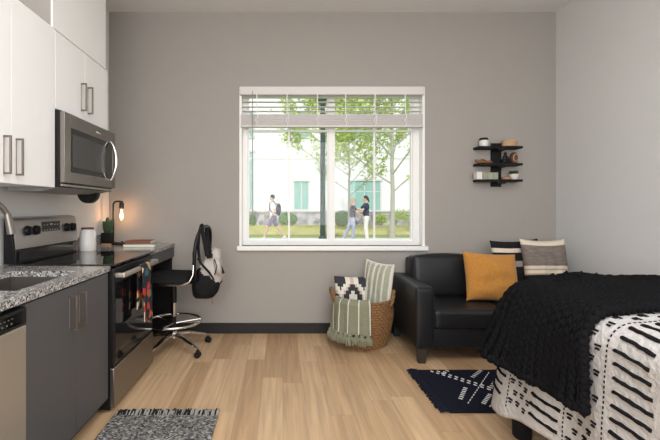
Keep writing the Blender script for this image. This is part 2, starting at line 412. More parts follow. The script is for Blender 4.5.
# ------------------------------------------------------------------ kitchen, upper cabinets
CX = -1.385   # door face plane
def bar_pull(parent, x, y, z0, z1, axis='Z'):
    """square bar pull standing off a door whose face looks towards +X"""
    bm = B(); t = 0.010
    add_box(bm, x+0.031, x+0.040, y-t/2, y+t/2, z0, z1); add_box(bm, x, x+0.003, y-0.0028, y+0.0028, z0, z1)
    add_box(bm, x, x+0.030, y-t/2, y+t/2, z0, z0+t); add_box(bm, x, x+0.030, y-t/2, y+t/2, z1-t, z1)
    return obj('handle', bm, bronze, parent, bevel=0.0015)
def upper(name, label, y0, y1, z0, z1, hz, doors=2):
    t = thing(name, label, 'cabinet', ((XL+CX)/2, (y0+y1)/2, z0))
    box_obj('body', (XL+0.002, CX-0.022, y0, y1, z0, z1), white_cab, t)
    ys = [y0+(y1-y0)*i/doors for i in range(doors+1)]
    for i in range(doors):
        bm = B(); add_box(bm, CX-0.020, CX, ys[i]+0.0015, ys[i+1]-0.0015, z0-0.004, z1)
        d = obj('door', bm, white_cab, t, bevel=0.0015)
        hy = ys[i+1]-0.055 if i % 2 == 0 else ys[i]+0.040
        bar_pull(d, CX, hy, hz, hz+0.195)
    return t
upper('wall_cabinet', 'tall white two door wall cabinet over the sink, nearest the camera', 1.655, 2.463, 1.40, 2.372, 1.44)
upper('wall_cabinet', 'short white two door wall cabinet directly above the microwave', 2.467, 3.215, 1.89, 2.368, 1.945)

# microwave
mw = thing('microwave', 'stainless steel over the range microwave with dark glass door', 'microwave', (-1.52, 2.85, 1.40))
MF = -1.330
y0, y1 = 2.470, 3.232
bm = B()
add_box(bm, XL+0.003, MF-0.03, y0, y1, 1.400, 1.878)
obj('body', bm, black_plastic, mw, bevel=0.003)
bm = B(); P_ = [(XL+0.05, 1.375), (MF-0.16, 1.375), (MF-0.02, 1.408), (MF-0.02, 1.420), (XL+0.05, 1.399)]
M = Matrix(((1, 0, 0, 0), (0, 0, 1, 0), (0, 1, 0, 0), (0, 0, 0, 1)))
add_prism(bm, P_, y0+0.01, y1-0.01, mat4=M); obj('vent_grille', bm, grey_print, mw)
bm = B()
zt, zb = 1.868, 1.428
yd = 3.125
add_box(bm, MF-0.028, MF, y0+0.0, y0+0.075, zb, zt); add_box(bm, MF-0.028, MF, yd+0.055, y1, zb, zt)
add_box(bm, MF-0.028, MF, y0+0.075, yd+0.055, zt-0.088, zt); add_box(bm, MF-0.028, MF, y0+0.075, yd+0.055, zb, zb+0.070)
dr = obj('door', bm, steel, mw, bevel=0.002)
bm = B(); add_box(bm, MF-0.026, MF-0.003, y0+0.073, yd+0.057, zb+0.068, zt-0.086); obj('door_window', bm, black_glass, dr)
bm = B(); add_box(bm, MF-0.006, MF-0.001, y0+0.10, yd-0.07, zb+0.105, zt-0.125); obj('window_screen', bm, mw_glass, dr)
bm = B()
hp = []
for i in range(17):
    q = i/16; a = math.sin(PI*q)
    hp.append((MF+0.006+0.045*a**0.7, yd+0.0, zb+0.058+(0.30)*q))
add_tube(bm, hp, [0.009+0.004*math.sin(PI*i/16) for i in range(17)], 12, flat=1.0); obj('handle', bm, chrome, dr)
bm = B(); add_box(bm, MF, MF+0.0012, yd+0.060, yd+0.062, zb+0.005, zt-0.004); obj('door_gap', bm, black_plastic, mw)
# small maker's mark on the top rail (illegible in the photo: light strokes)
bm = B()
for i in range(6):
    yy = 2.90+i*0.012; h = [0.013, 0.011, 0.008, 0.006, 0.008, 0.006][i]
    add_box(bm, MF-0.0005, MF+0.0012, yy, yy+0.007, 1.815, 1.815+h)
obj('maker_mark', bm, white_stitch, dr)
bm = B()
add_lathe(bm, [(0.002, -0.035), (0.074, -0.035), (0.078, -0.028), (0.078, 0.028), (0.074, 0.035), (0.002, 0.035)], (-1.51, 3.16, 1.385), 32, axis='Y')
obj('round_filter_housing', bm, black_plastic, mw)

# ------------------------------------------------------------------ base units
CF = -1.055   # face plane of base doors
dw = thing('dishwasher', 'stainless dishwasher with black control strip under the countertop', 'dishwasher', (-1.35, 1.35, 0))
box_obj('body', (XL+0.01, CF-0.03, 1.055, 1.655, 0.02, 0.872), black_plastic, dw)
dd = box_obj('door', (CF-0.028, CF+0.008, 1.058, 1.652, 0.10, 0.790), steel_light, dw, bevel=0.004)
cp = box_obj('control_panel', (CF-0.028, CF+0.010, 1.058, 1.652, 0.795, 0.862), black_plastic, dw, bevel=0.004)
bm = B(); add_box(bm, CF+0.010, CF+0.012, 1.35, 1.62, 0.805, 0.850)
obj('button_panel', bm, black_glass, cp)
bm = B()
for i in range(5):
    add_ball(bm, (CF+0.012, 1.45+i*0.026, 0.819), (0.0015, 0.006, 0.004), 8, 6)
    add_box(bm, CF+0.0115, CF+0.0128, 1.465+i*0.022, 1.475+i*0.022, 0.836, 0.839)
obj('button', bm, P('button_grey', (0.12, 0.12, 0.12), 0.5), cp)
box_obj('toe_kick', (XL+0.02, CF-0.09, 1.06, 1.65, 0.0, 0.10), black_matte, dw)

bc = thing('sink_cabinet', 'dark grey two door base cabinet under the sink', 'cabinet', (-1.35, 2.0, 0))
bm = B()
add_box(bm, XL+0.01, CF-0.022, 1.66, 1.675, 0.10, 0.878); add_box(bm, XL+0.01, CF-0.022, 2.439, 2.455, 0.10, 0.878)
add_box(bm, XL+0.01, CF-0.022, 1.66, 2.455, 0.10, 0.118); add_box(bm, XL+0.01, XL+0.025, 1.66, 2.455, 0.10, 0.878)
obj('body', bm, grey_cab, bc)
for i, (a, b2) in enumerate(((1.662, 2.063), (2.066, 2.455))):
    d = box_obj('door', (CF-0.02, CF, a, b2, 0.103, 0.872), grey_cab, bc, bevel=0.0015)
    bar_pull(d, CF, (b2-0.058) if i == 0 else (a+0.036), 0.655, 0.83)
box_obj('toe_kick', (XL+0.02, CF-0.09, 1.662, 2.455, 0.0, 0.10), black_matte, bc)

# countertop with sink cut-out
ct = thing('kitchen_countertop', 'speckled grey granite countertop around the sink', 'countertop', (-1.36, 1.6, 0.88))
bm = B(); SX0, SX1, SY0, SY1 = -1.52, -1.135, 1.72, 2.26
CE = -1.045
for d in ((XL+0.002, SX0, 0.95, 2.462), (SX1, CE, 0.95, 2.462), (SX0, SX1, 0.95, SY0), (SX0, SX1, SY1, 2.462)):
    add_box(bm, d[0], d[1], d[2], d[3], 0.882, 0.914)
obj('slab', bm, granite, ct, fix=True)
box_obj('backsplash', (XL+0.001, XL+0.02, 0.95, 2.40, 0.914, 1.01), granite, ct, bevel=0.002)
sk = thing('kitchen_sink', 'undermount stainless steel sink set in the granite countertop', 'sink', (-1.33, 2.0, 0.70))
bm = B(); t_ = 0.004
a, b2, c, d = SX0-0.004, SX1+0.004, SY0-0.004, SY1+0.004
add_box(bm, a, a+t_, c, d, 0.70, 0.881); add_box(bm, b2-t_, b2, c, d, 0.70, 0.881)
add_box(bm, a, b2, c, c+t_, 0.70, 0.881); add_box(bm, a, b2, d-t_, d, 0.70, 0.881); add_box(bm, a, b2, c, d, 0.696, 0.70)
obj('basin', bm, steel_dark, sk)
bm = B(); add_lathe(bm, [(0.002, 0), (0.040, 0), (0.042, 0.004), (0.03, 0.006), (0.002, 0.004)], (-1.33, 1.99, 0.701), 24); obj('drain', bm, chrome, sk)

fc = thing('kitchen_faucet', 'brushed metal arched faucet beside the sink', 'faucet', (-1.60, 1.95, 0.914))
bm = B(); add_lathe(bm, [(0.002, 0), (0.032, 0), (0.030, 0.012), (0.020, 0.03), (0.018, 0.06), (0.002, 0.06)], (-1.60, 1.95, 0.914), 24); obj('base', bm, bronze, fc)
bm = B()
pts = [(-1.60, 1.95, 0.95), (-1.60, 1.95, 1.10), (-1.60, 1.96, 1.22)]
for i in range(13):
    a = PI - PI*i/12*0.90
    pts.append((-1.540+0.06*math.cos(a)+0.012*i/12, 1.97+0.16*(i/12), 1.235+0.085*math.sin(a)))
px_, py_, pz_ = pts[-1]
pts += [(px_+0.010, py_+0.015, pz_-0.03)]
add_tube(bm, pts, 0.015, 14); obj('spout', bm, steel, fc)
bm = B(); add_tube(bm, [(px_+0.009, py_+0.013, pz_-0.02), (px_+0.014, py_+0.02, pz_-0.06), (px_+0.022, py_+0.03, pz_-0.13)], [0.016, 0.019, 0.022], 16); obj('spray_head', bm, steel, fc)
bm = B(); add_tube(bm, [(-1.60, 1.93, 0.99), (-1.60, 1.87, 1.02)], [0.008, 0.006], 10); obj('lever', bm, steel, fc)

# ------------------------------------------------------------------ range
rg = thing('electric_range', 'freestanding black and stainless electric range under the microwave', 'stove', (-1.37, 2.85, 0))
y0, y1 = 2.472, 3.235; RF = -1.030
box_obj('body', (XL+0.03, RF-0.045, y0, y1, 0.02, 0.905), black_plastic, rg, bevel=0.003)
box_obj('side_trim', (RF-0.05, RF-0.02, y0, y0+0.012, 0.02, 0.905), black_plastic, rg)
box_obj('cooktop', (XL+0.06, RF+0.005, y0-0.001, y1+0.001, 0.906, 0.921), black_glass, rg, bevel=0.003)
# backguard
bm = B(); pf = [(XL+0.02, 0.921), (-1.640, 0.921), (-1.640, 1.005), (-1.655, 1.03), (-1.675, 1.19), (-1.685, 1.205), (XL+0.02, 1.205)]
add_prism(bm, pf, y0+0.01, y1-0.01, mat4=M); bg = obj('backguard', bm, black_plastic, rg, bevel=0.002)
bm = B(); pf = [(-1.640, 1.012), (-1.632, 1.012), (-1.650, 1.185), (-1.662, 1.205), (-1.70, 1.213), (-1.70, 1.207), (-1.672, 1.20), (-1.658, 1.18)]
add_prism(bm, pf, y0+0.006, y1-0.006, mat4=M); obj('steel_fascia', bm, steel_bright, bg)
bm = B(); add_box(bm, -1.634, -1.630, y0+0.03, y1-0.03, 0.932, 1.0); obj('lower_glass', bm, black_glass, bg)
def on_fascia(z, off=0.0): # x of the sloped fascia at height z
    return -1.632 - (z-1.012)/(1.185-1.012)*0.018 + off
bm = B(); z_ = 1.135
add_box(bm, on_fascia(z_)-0.004, on_fascia(z_)+0.003, 2.76, 2.985, z_-0.036, z_+0.040); dp = obj('display', bm, black_glass, bg)
bm = B()
for i in range(6):
    for j in range(2):
        if (i, j) in ((2, 1), (3, 1)): continue
        b3 = B(); add_box(b3, on_fascia(z_)+0.002, on_fascia(z_)+0.0045, 2.785+i*0.032, 2.797+i*0.032, z_-0.022+j*0.036, z_-0.016+j*0.036); obj('button_mark', b3, grey_print, dp)
add_box(bm, on_fascia(z_)+0.002, on_fascia(z_)+0.0045, 2.855, 2.885, z_+0.014, z_+0.026)
obj('clock_digits', bm, grey_print, dp)
for yk in (2.60, 2.69, 3.075, 3.16):
    bm = B(); zz = 1.122; xx = on_fascia(zz)
    add_lathe(bm, [(0.002, 0), (0.033, 0), (0.032, 0.006), (0.029, 0.022), (0.002, 0.023)], (xx, yk, zz), 20, axis='X')
    add_box(bm, xx+0.020, xx+0.032, yk-0.005, yk+0.005, zz-0.024, zz+0.024)
    obj('knob', bm, black_plastic, bg, bevel=0.001)
    bm = B(); add_box(bm, xx+0.001, xx+0.003, yk-0.006, yk+0.006, zz+0.034, zz+0.036); obj('knob_mark', bm, grey_print, bg)
# oven door, drawer
od = box_obj('oven_door', (RF-0.04, RF, y0+0.004, y1-0.004, 0.285, 0.895), black_plastic, rg, bevel=0.004)
bm = B(); add_box(bm, RF-0.006, RF+0.002, y0+0.03, y1-0.03, 0.30, 0.80); obj('oven_window', bm, oven_glass, od)
bm = B(); hx = RF+0.048; hz = 0.848
add_box(bm, hx-0.011, hx+0.011, y0+0.03, y1-0.03, hz-0.016, hz+0.016, bev=0.007)
for yy in (y0+0.045, y1-0.045): add_box(bm, RF-0.002, hx, yy-0.014, yy+0.014, hz-0.014, hz+0.014, bev=0.003)
obj('handle', bm, steel_light, od)
wd = box_obj('storage_drawer', (RF-0.04, RF+0.003, y0+0.004, y1-0.004, 0.035, 0.275), steel, rg, bevel=0.005)
for yy in (y0+0.06, y1-0.06):
    for xx in (RF-0.09, XL+0.09):
        bm = B(); add_lathe(bm, [(0.02, 0), (0.02, 0.02)], (xx, yy, 0.0), 12); obj('foot', bm, black_plastic, rg)

# towel on the oven handle
bm = B()
def towel(u, v):
    # v goes up the back, over the bar, down the front
    y = 2.80+0.165*u + 0.006*math.sin(9*v+u*5); w_ = 0.005*math.sin(u*PI*2.2+v*2)
    Lb, Lf = 0.30, 0.385
    s_ = v*(Lb+Lf+0.06)
    if s_ < Lb: return Vector((hx-0.020+w_*0.3, y, hz-Lb+s_))
    s_ -= Lb
    if s_ < 0.06:
        a = PI - PI*s_/0.06; return Vector((hx+0.020*math.cos(a), y, hz+0.020*math.sin(a)+0.004))
    s_ -= 0.06; k_ = s_/Lf
    return Vector((hx+0.020+0.010*k_+w_*k_, y*(1-0.0*k_)+0.012*k_*(u-0.5), hz-s_))
add_grid(bm, towel, 16, 60)
tag(obj('dish_towel', bm, floral, solid=0.005), 'dark floral dish towel with red and teal hanging on the oven handle', 'towel')

# ------------------------------------------------------------------ desk
DZ = 0.914; DF = -1.07
dk = thing('counter_desk', 'counter height desk with granite top and black apron beyond the range', 'desk', (-1.4, 3.6, 0))
box_obj('desk_top', (XL+0.002, DF+0.004, 3.24, YB-0.003, DZ-0.032, DZ), granite, dk, bevel=0.002)
box_obj('apron', (DF-0.022, DF-0.003, 3.242, YB-0.004, DZ-0.135, DZ-0.034), grey_cab, dk, bevel=0.0015)
box_obj('end_panel', (XL+0.004, DF-0.0235, YB-0.024, YB-0.004, 0.0, DZ-0.034), black_matte, dk)
box_obj('side_panel', (XL+0.03, DF-0.0235, 3.242, 3.26, 0.0, DZ-0.034), black_matte, dk)
box_obj('back_panel', (XL+0.003, XL+0.018, 3.262, YB-0.026, 0.0, DZ-0.034), black_matte, dk)
bm = B(); add_box(bm, XL+0.001, XL+0.019, 3.243, YB-0.02, DZ, DZ+0.10); obj('backsplash', bm, granite, dk)

# items on the desk
cn = thing('white_canister', 'white ceramic canister with dark red lid on the desk end', 'canister', (-1.605, 3.34, DZ))
bm = B(); add_lathe(bm, [(0.002, 0), (0.058, 0), (0.064, 0.008), (0.066, 0.06), (0.060, 0.13), (0.055, 0.172), (0.052, 0.178), (0.002, 0.178)], (-1.605, 3.34, DZ), 32); obj('jar_body', bm, ceramic, cn)
bm = B(); add_lathe(bm, [(0.002, 0.178), (0.050, 0.178), (0.050, 0.188), (0.044, 0.194), (0.002, 0.194)], (-1.605, 3.34, DZ), 32); obj('lid', bm, redbrown, cn)
bm = B(); add_box(bm, -1.555, -1.537, 3.33, 3.35, DZ+0.10, DZ+0.165, bev=0.008); obj('spout_rib', bm, ceramic, cn)

pl = thing('potted_cactus', 'small green cactus in a square black pot beside the desk lamp', 'plant', (-1.665, 3.86, DZ))
bm = B(); add_box(bm, -1.712, -1.618, 3.815, 3.905, DZ, DZ+0.016); obj('saucer', bm, wood_light, pl, bevel=0.002)
bm = B()
def potf(x0, x1, y0_, y1_, z0, z1, k):
    vs = add_box(bm, x0, x1, y0_, y1_, z0, z1)
potf(-1.71, -1.62, 3.815, 3.905, DZ+0.016, DZ+0.118, 0); obj('pot', bm, black_matte, pl, bevel=0.006)
bm = B()
for (dx, dy, h, r, lean) in ((0, 0, 0.155, 0.022, 0), (-0.025, 0.01, 0.12, 0.018, -0.12), (0.026, -0.005, 0.135, 0.018, 0.14), (0.0, 0.022, 0.11, 0.015, 0.03), (0.014, -0.02, 0.10, 0.014, 0.2)):
    seg = 14; rings = []
    bx_, by_ = -1.665+dx, 3.86+dy
    prof = [(0.7, 0), (1, 0.25), (1.05, 0.55), (0.9, 0.8), (0.55, 0.95), (0.1, 1.0)]
    V = []
    for pr, pz in prof:
        V.append([bm.verts.new((bx_+lean*h*pz+math.cos(2*PI*k/seg)*r*pr*(1 if k % 2 else 0.72), by_+math.sin(2*PI*k/seg)*r*pr*(1 if k % 2 else 0.72), DZ+0.112+h*pz)) for k in range(seg)])
    for A, C in zip(V, V[1:]):
        for k in range(seg): bm.faces.new((A[k], A[(k+1) % seg], C[(k+1) % seg], C[k]))
    bm.faces.new(V[-1])
obj('cactus', bm, leaf_dark, pl)

lp = thing('desk_lamp', 'black pipe desk lamp with a glowing bare filament bulb', 'lamp', (-1.60, 3.90, DZ))
LX, LY = -1.625, 3.90
bm = B(); add_box(bm, -1.665, -1.50, 3.84, 3.96, DZ, DZ+0.022, bev=0.006); obj('base', bm, black_metal, lp)
bm = B(); pts = [(LX, LY, DZ+0.02), (LX, LY, DZ+0.38)]
for i in range(7):
    a = PI-PI/2*i/6; pts.append((LX+0.035+0.035*math.cos(a), LY, DZ+0.385+0.035*math.sin(a)))
pts += [(LX+0.075, LY, DZ+0.42)]
add_tube(bm, pts, 0.0085, 12); obj('pole', bm, black_metal, lp)
BXp = LX+0.080
bm = B(); add_lathe(bm, [(0.002, 0.07), (0.012, 0.07), (0.014, 0.055), (0.022, 0.050), (0.023, 0.0), (0.018, -0.004), (0.002, -0.004)], (BXp, LY, DZ+0.355), 20); obj('socket', bm, black_metal, lp)
bm = B(); add_lathe(bm, [(0.010, 0.0), (0.013, -0.02), (0.024, -0.045), (0.030, -0.07), (0.028, -0.095), (0.016, -0.118), (0.002, -0.125)], (BXp, LY, DZ+0.352), 24); bb = obj('bulb', bm, bulb_glass, lp)
bm = B()
for k in range(4):
    a = k*PI/2
    add_tube(bm, [(BXp+0.004*math.cos(a), LY+0.004*math.sin(a), DZ+0.335), (BXp+0.012*math.cos(a), LY+0.012*math.sin(a), DZ+0.262), (BXp+0.004*math.cos(a+0.8), LY+0.004*math.sin(a+0.8), DZ+0.30)], 0.0028, 6)
obj('filament', bm, filament, bb)
bm = B(); add_lathe(bm, [(0.002, 0), (0.010, 0), (0.009, 0.012), (0.002, 0.013)], (-1.54, 3.90, DZ+0.022), 14); obj('switch', bm, black_metal, lp)
lo = light('bulb_light', 'POINT', (BXp, LY, DZ+0.275), (0, 0, 0), 0.42, (1, 0.74, 0.54), 0.03)

def book(label, x0, x1, y0_, y1_, z0, z1, cover, rot=0, spine='x', name='book', group=None):
    c = Vector(((x0+x1)/2, (y0_+y1_)/2, z0)); t = thing(name, label, 'book', c, group)
    hx_, hy_, h = (x1-x0)/2, (y1_-y0_)/2, z1-z0
    bm = B(); add_box(bm, -hx_, hx_, -hy_, hy_, 0, 0.003); add_box(bm, -hx_, hx_, -hy_, hy_, h-0.003, h); (add_box(bm, -hx_, -hx_+0.003, -hy_, hy_, 0.0, h) if spine == 'x' else add_box(bm, -hx_, hx_, -hy_, -hy_+0.003, 0.0, h))
    obj('cover', bm, cover, t, local=True)
    bm = B(); add_box(bm, -hx_+0.003, hx_-0.004, -hy_+0.004, hy_-0.004, 0.003, h-0.003); obj('page_block', bm, paper_w, t, local=True)
    t.rotation_euler = (0, 0, rot); return t
book('pale green covered book lying flat under the brown book', -1.43, -1.15, 3.63, 3.83, DZ, DZ+0.026, book_green, 0.10)
book('brown covered book lying on top of a pale green book', -1.42, -1.19, 3.66, 3.82, DZ+0.0265, DZ+0.056, book_brown, 0.03, spine='y')

# ------------------------------------------------------------------ drafting chair
ch = thing('drafting_chair', 'black drafting chair with chrome five star base at the desk', 'chair', (-0.955, 3.60, 0))
def CL(bm, name, m, par=ch, **k): return obj(name, bm, m, par, local=True, **k)
# local: chair faces -X, back at +X
for k in range(5):
    a = R_(-30)+k*2*PI/5
    dx, dy = math.cos(a), math.sin(a)
    bm = B(); add_tube(bm, [(0.02*dx, 0.02*dy, 0.135), (0.14*dx, 0.14*dy, 0.13), (0.30*dx, 0.30*dy, 0.085), (0.335*dx, 0.335*dy, 0.07)], [0.030, 0.026, 0.019, 0.015], 10, flat=0.55)
    lg = CL(bm, 'leg', chrome)
    bm = B(); cx_, cy_ = 0.33*dx, 0.33*dy
    for sgn in (-1, 1):
        q = Euler((0, 0, a+0.5)).to_matrix()
        off = q @ Vector((0, 0.014*sgn, 0))
        add_lathe(bm, [(0.002, -0.009), (0.024, -0.009), (0.027, -0.005), (0.027, 0.005), (0.024, 0.009), (0.002, 0.009)], (cx_+off.x, cy_+off.y, 0.027), 18, rot=q @ Euler((PI/2, 0, 0)).to_matrix())
    add_box(bm, cx_-0.014, cx_+0.014, cy_-0.014, cy_+0.014, 0.03, 0.068, bev=0.008)
    c_ = CL(bm, 'caster', black_plastic, lg)
bm = B(); add_lathe(bm, [(0.002, 0.10), (0.030, 0.10), (0.034, 0.13), (0.030, 0.165), (0.024, 0.17), (0.002, 0.17)], (0, 0, 0), 20); CL(bm, 'hub', chrome)
bm = B(); add_tube(bm, [(0, 0, 0.16), (0, 0, 0.42)], 0.021, 14); add_tube(bm, [(0, 0, 0.42), (0, 0, 0.60)], 0.026, 14); CL(bm, 'gas_column', black_plastic)
bm = B(); add_tube(bm, [(0, 0, 0.30), (0, 0, 0.47)], 0.024, 14); CL(bm, 'column_sleeve', chrome)
bm = B(); add_tube(bm, [(0.245*math.cos(t), 0.245*math.sin(t), 0.255) for t in [2*PI*i/48 for i in range(48)]], 0.0115, 10, closed=True)
for k in range(3):
    a = 0.5+k*2*PI/3; add_tube(bm, [(0.02*math.cos(a), 0.02*math.sin(a), 0.235), (0.24*math.cos(a), 0.24*math.sin(a), 0.253)], 0.008, 8)
CL(bm, 'foot_ring', chrome)
bm = B()
def seatf(u, v):
    x = (u*2-1); y = (v*2-1); ex = abs(x)**4; ey = abs(y)**4
    return x, y, max(0, (1-ex)*(1-ey))**0.35
def sform(bm, hx_, hy_, z0, zt, dip=0.012, n=18, cx_=0):
    top = add_grid(bm, lambda u, v: Vector((cx_+(2*u-1)*hx_*(1-0.06*(2*v-1)**4), (2*v-1)*hy_*(1-0.06*(2*u-1)**4), z0+(zt-z0)*seatf(u, v)[2]-dip*(1-(2*u-1)**2)*(1-(2*v-1)**2))), n, n)
    bot = add_grid(bm, lambda u, v: Vector((cx_+(2*u-1)*hx_*(1-0.06*(2*v-1)**4), (2*v-1)*hy_*(1-0.06*(2*u-1)**4), z0-0.022*seatf(u, v)[2])), n, n)
    bmesh.ops.remove_doubles(bm, verts=bm.verts[:], dist=0.0005)
sform(bm, 0.235, 0.235, 0.635, 0.70, cx_=-0.02); CL(bm, 'seat', blackfab, angle=80)
bm = B(); add_box(bm, -0.10, 0.10, -0.09, 0.09, 0.585, 0.62, bev=0.01); CL(bm, 'seat_mount', black_plastic)
# chrome rail along the seat edges, curving up to the back
bm = B()
for sgn in (-1, 1):
    add_tube(bm, [(-0.24, 0.15*sgn, 0.618), (-0.20, 0.225*sgn, 0.618), (0.0, 0.238*sgn, 0.618), (0.17, 0.236*sgn, 0.622), (0.235, 0.225*sgn, 0.65), (0.262, 0.21*sgn, 0.71), (0.262, 0.198*sgn, 0.80), (0.258, 0.19*sgn, 0.90)], 0.0085, 10)
CL(bm, 'side_rail', chrome)
bm = B(); pts = []
for i in range(40):
    t = 2*PI*i/40; c_, s_ = math.cos(t), math.sin(t)
    yy = 0.195*math.copysign(abs(c_)**0.75, c_); zz = 0.86+0.245*math.copysign(abs(s_)**0.75, s_)
    pts.append((0.268+0.05*((zz-0.86)/0.25)**2*0.4+(zz-0.86)*0.05, yy, zz))
add_tube(bm, pts, 0.0155, 10, closed=True); bk = CL(bm, 'backrest_frame', black_plastic)
bm = B(); cv = [bm.verts.new(p) for p in pts]; cc = bm.verts.new((0.275, 0, 0.86))
for i in range(40): bm.faces.new((cv[i], cv[(i+1) % 40], cc))
CL(bm, 'backrest_mesh', mesh_fabric, bk)
bm = B(); add_tube(bm, [(0.05, 0, 0.60), (0.25, 0, 0.605), (0.30, 0, 0.64), (0.295, 0, 0.80)], [0.02, 0.018, 0.018, 0.012], 10, flat=0.7); CL(bm, 'back_bracket', black_plastic)
ch.rotation_euler = (0, 0, R_(-9))

# ------------------------------------------------------------------ backpack hanging on the chair
bp_ = thing('backpack', 'grey canvas backpack with black bottom hanging on the drafting chair back', 'backpack', (-0.60, 3.56, 0.48))
def bag(u, v):
    a = 2*PI*u; z = v
    w_ = (0.16*(1-0.35*max(0, z-0.35)/0.65)); d_ = 0.112*(1-0.45*max(0, z-0.3)/0.7)
    k_ = math.sin(PI*min(1, max(0.0, z))**0.9)**0.28 if 0 < z < 1 else 0
    c_, s_ = math.cos(a), math.sin(a)
    n_ = 0.022*noise.noise(Vector((c_*2.5, s_*2.5, z*6)))
    x = (d_*math.copysign(abs(c_)**0.7, c_)+n_)*k_*1.12; y = (w_*math.copysign(abs(s_)**0.7, s_)+n_)*k_
    return Vector((-0.668+x+0.09*z, 3.55+y, 0.470+0.45*z))
bm = B(); add_grid(bm, bag, 36, 30, mi=lambda u, v: 1 if v < 0.50 - 0.18*math.cos(2*PI*u) else 0, closed_u=True)
bmesh.ops.remove_doubles(bm, verts=bm.verts[:], dist=0.0005)
obj('bag_body', bm, [canvas, blackfab], bp_, angle=70)
bm = B(); add_ball(bm, (-0.545, 3.47, 0.76), (0.035, 0.075, 0.085), 18, 12, rot=Euler((0.3, -0.25, 0.3)).to_matrix()); pk = obj('front_pocket', bm, canvas, bp_)
bm = B(); add_tube(bm, [(-0.555, 3.395, 0.70), (-0.535, 3.40, 0.78), (-0.56, 3.415, 0.83)], 0.005, 6); obj('zipper', bm, black_plastic, pk)
bm = B()
add_tube(bm, [(-0.615, 3.40, 0.86), (-0.635, 3.40, 0.96), (-0.665, 3.43, 1.07), (-0.685, 3.50, 1.125), (-0.70, 3.55, 1.12), (-0.71, 3.50, 1.05), (-0.70, 3.42, 0.93), (-0.68, 3.40, 0.80)], [0.022, 0.020, 0.018, 0.016, 0.018, 0.02, 0.02, 0.015], 10, flat=0.5)
obj('shoulder_strap', bm, blackfab, bp_)
bm = B()
add_tube(bm, [(-0.60, 3.42, 0.84), (-0.615, 3.43, 0.93), (-0.64, 3.50, 1.02), (-0.66, 3.60, 1.10), (-0.69, 3.66, 1.10)], [0.026, 0.024, 0.018, 0.016, 0.014], 10, flat=0.6)
obj('shoulder_strap', bm, blackfab, bp_)
bm = B(); add_tube(bm, [(-0.54, 3.50, 0.80), (-0.515, 3.49, 0.76), (-0.49, 3.48, 0.70)], [0.007, 0.009, 0.012], 8); obj('strap_end', bm, blackfab, bp_)
bm = B()
for i in range(5): add_ball(bm, (-0.60+0.012*random.random()-0.02*i*0.3, 3.42, 0.87+0.018*i), (0.022, 0.02, 0.014), 10, 6)
obj('cinched_cord', bm, blackfab, bp_)
bm = B(); add_tube(bm, [(-0.70, 3.41, 0.84), (-0.66, 3.385, 0.79), (-0.60, 3.375, 0.73), (-0.56, 3.40, 0.66)], [0.012, 0.014, 0.014, 0.010], 8, flat=0.5); obj('compression_strap', bm, blackfab, bp_)
bm = B(); add_tube(bm, [(-0.59, 3.46, 0.49), (-0.585, 3.455, 0.455), (-0.578, 3.45, 0.44)], [0.005, 0.004, 0.006], 6); obj('pull_tab', bm, P('pull_tab_orange', (0.30, 0.10, 0.06), 0.7), bp_)

# ------------------------------------------------------------------ grey tweed rug (left)
rg_ = thing('grey_tweed_rug', 'grey and black tweed rug with a fringed end beside the kitchen', 'rug', (-0.70, 1.8, 0))
bm = B(); X0, X1 = -1.005, -0.375
def rugf(u, v):
    x = X0+(X1-X0)*u; y = 0.9+(2.435-0.9)*v
    x += 0.006*noise.noise(Vector((0, y*6, u*2)))
    return Vector((x, y, 0.012+0.003*noise.noise(Vector((x*30, y*30, 0)))))
add_grid(bm, rugf, 90, 200); obj('woven_field', bm, tweed, rg_, solid=0.012)
fm = [B(), B()]
for i in range(150):
    x = X0+0.01+(X1-X0-0.01)*i/150; l = 0.045+0.03*random.random(); dx = 0.02*(random.random()-0.3); b_ = fm[random.random() < 0.45]
    for q in range(2):
        y_ = 2.42 + 0.01*q
        add_tube(b_, [(x, y_, 0.016), (x+dx*0.5, y_+l*0.5, 0.022+0.012*random.random()), (x+dx, y_+l, 0.008)], [0.0045, 0.004, 0.0025], 5)
fr = obj('fringe', fm[0], black_matte, rg_); lab(fr, 'black fringe yarns')
fr = obj('fringe', fm[1], P('grey_yarn', (0.30, 0.29, 0.27), 0.95), rg_); lab(fr, 'grey fringe yarns')

# ------------------------------------------------------------------ navy rug (right)
nr = thing('navy_rug', 'navy rug with dashed white diamond stitching partly under the bed', 'rug', (1.5, 2.8, 0))
bm = B(); NX0, NX1, NY0, NY1 = 1.05, 1.95, 2.47, 3.11
add_grid(bm, lambda u, v: Vector((NX0+(NX1-NX0)*u, NY0+(NY1-NY0)*v, 0.008+0.002*noise.noise(Vector((u*8, v*8, 1))))), 60, 50)
obj('woven_field', bm, navy_rug, nr, solid=0.01)
bm = B()
for i in range(64):
    y = NY0+(NY1-NY0)*(i+0.5)/64; l = 0.05+0.02*random.random()
    add_tube(bm, [(NX0+0.01, y, 0.014), (NX0-l*0.5, y+0.006*(random.random()-.5), 0.02), (NX0-l, y+0.01*(random.random()-.5), 0.008)], [0.006, 0.0065, 0.005], 6)
add_tube(bm, [(NX0+0.004, NY0+0.01, 0.016), (NX0+0.004, (NY0+NY1)/2, 0.017), (NX0+0.004, NY1-0.01, 0.016)], 0.008, 8)
obj('fringe', bm, navy_rug, nr)
bm = B()
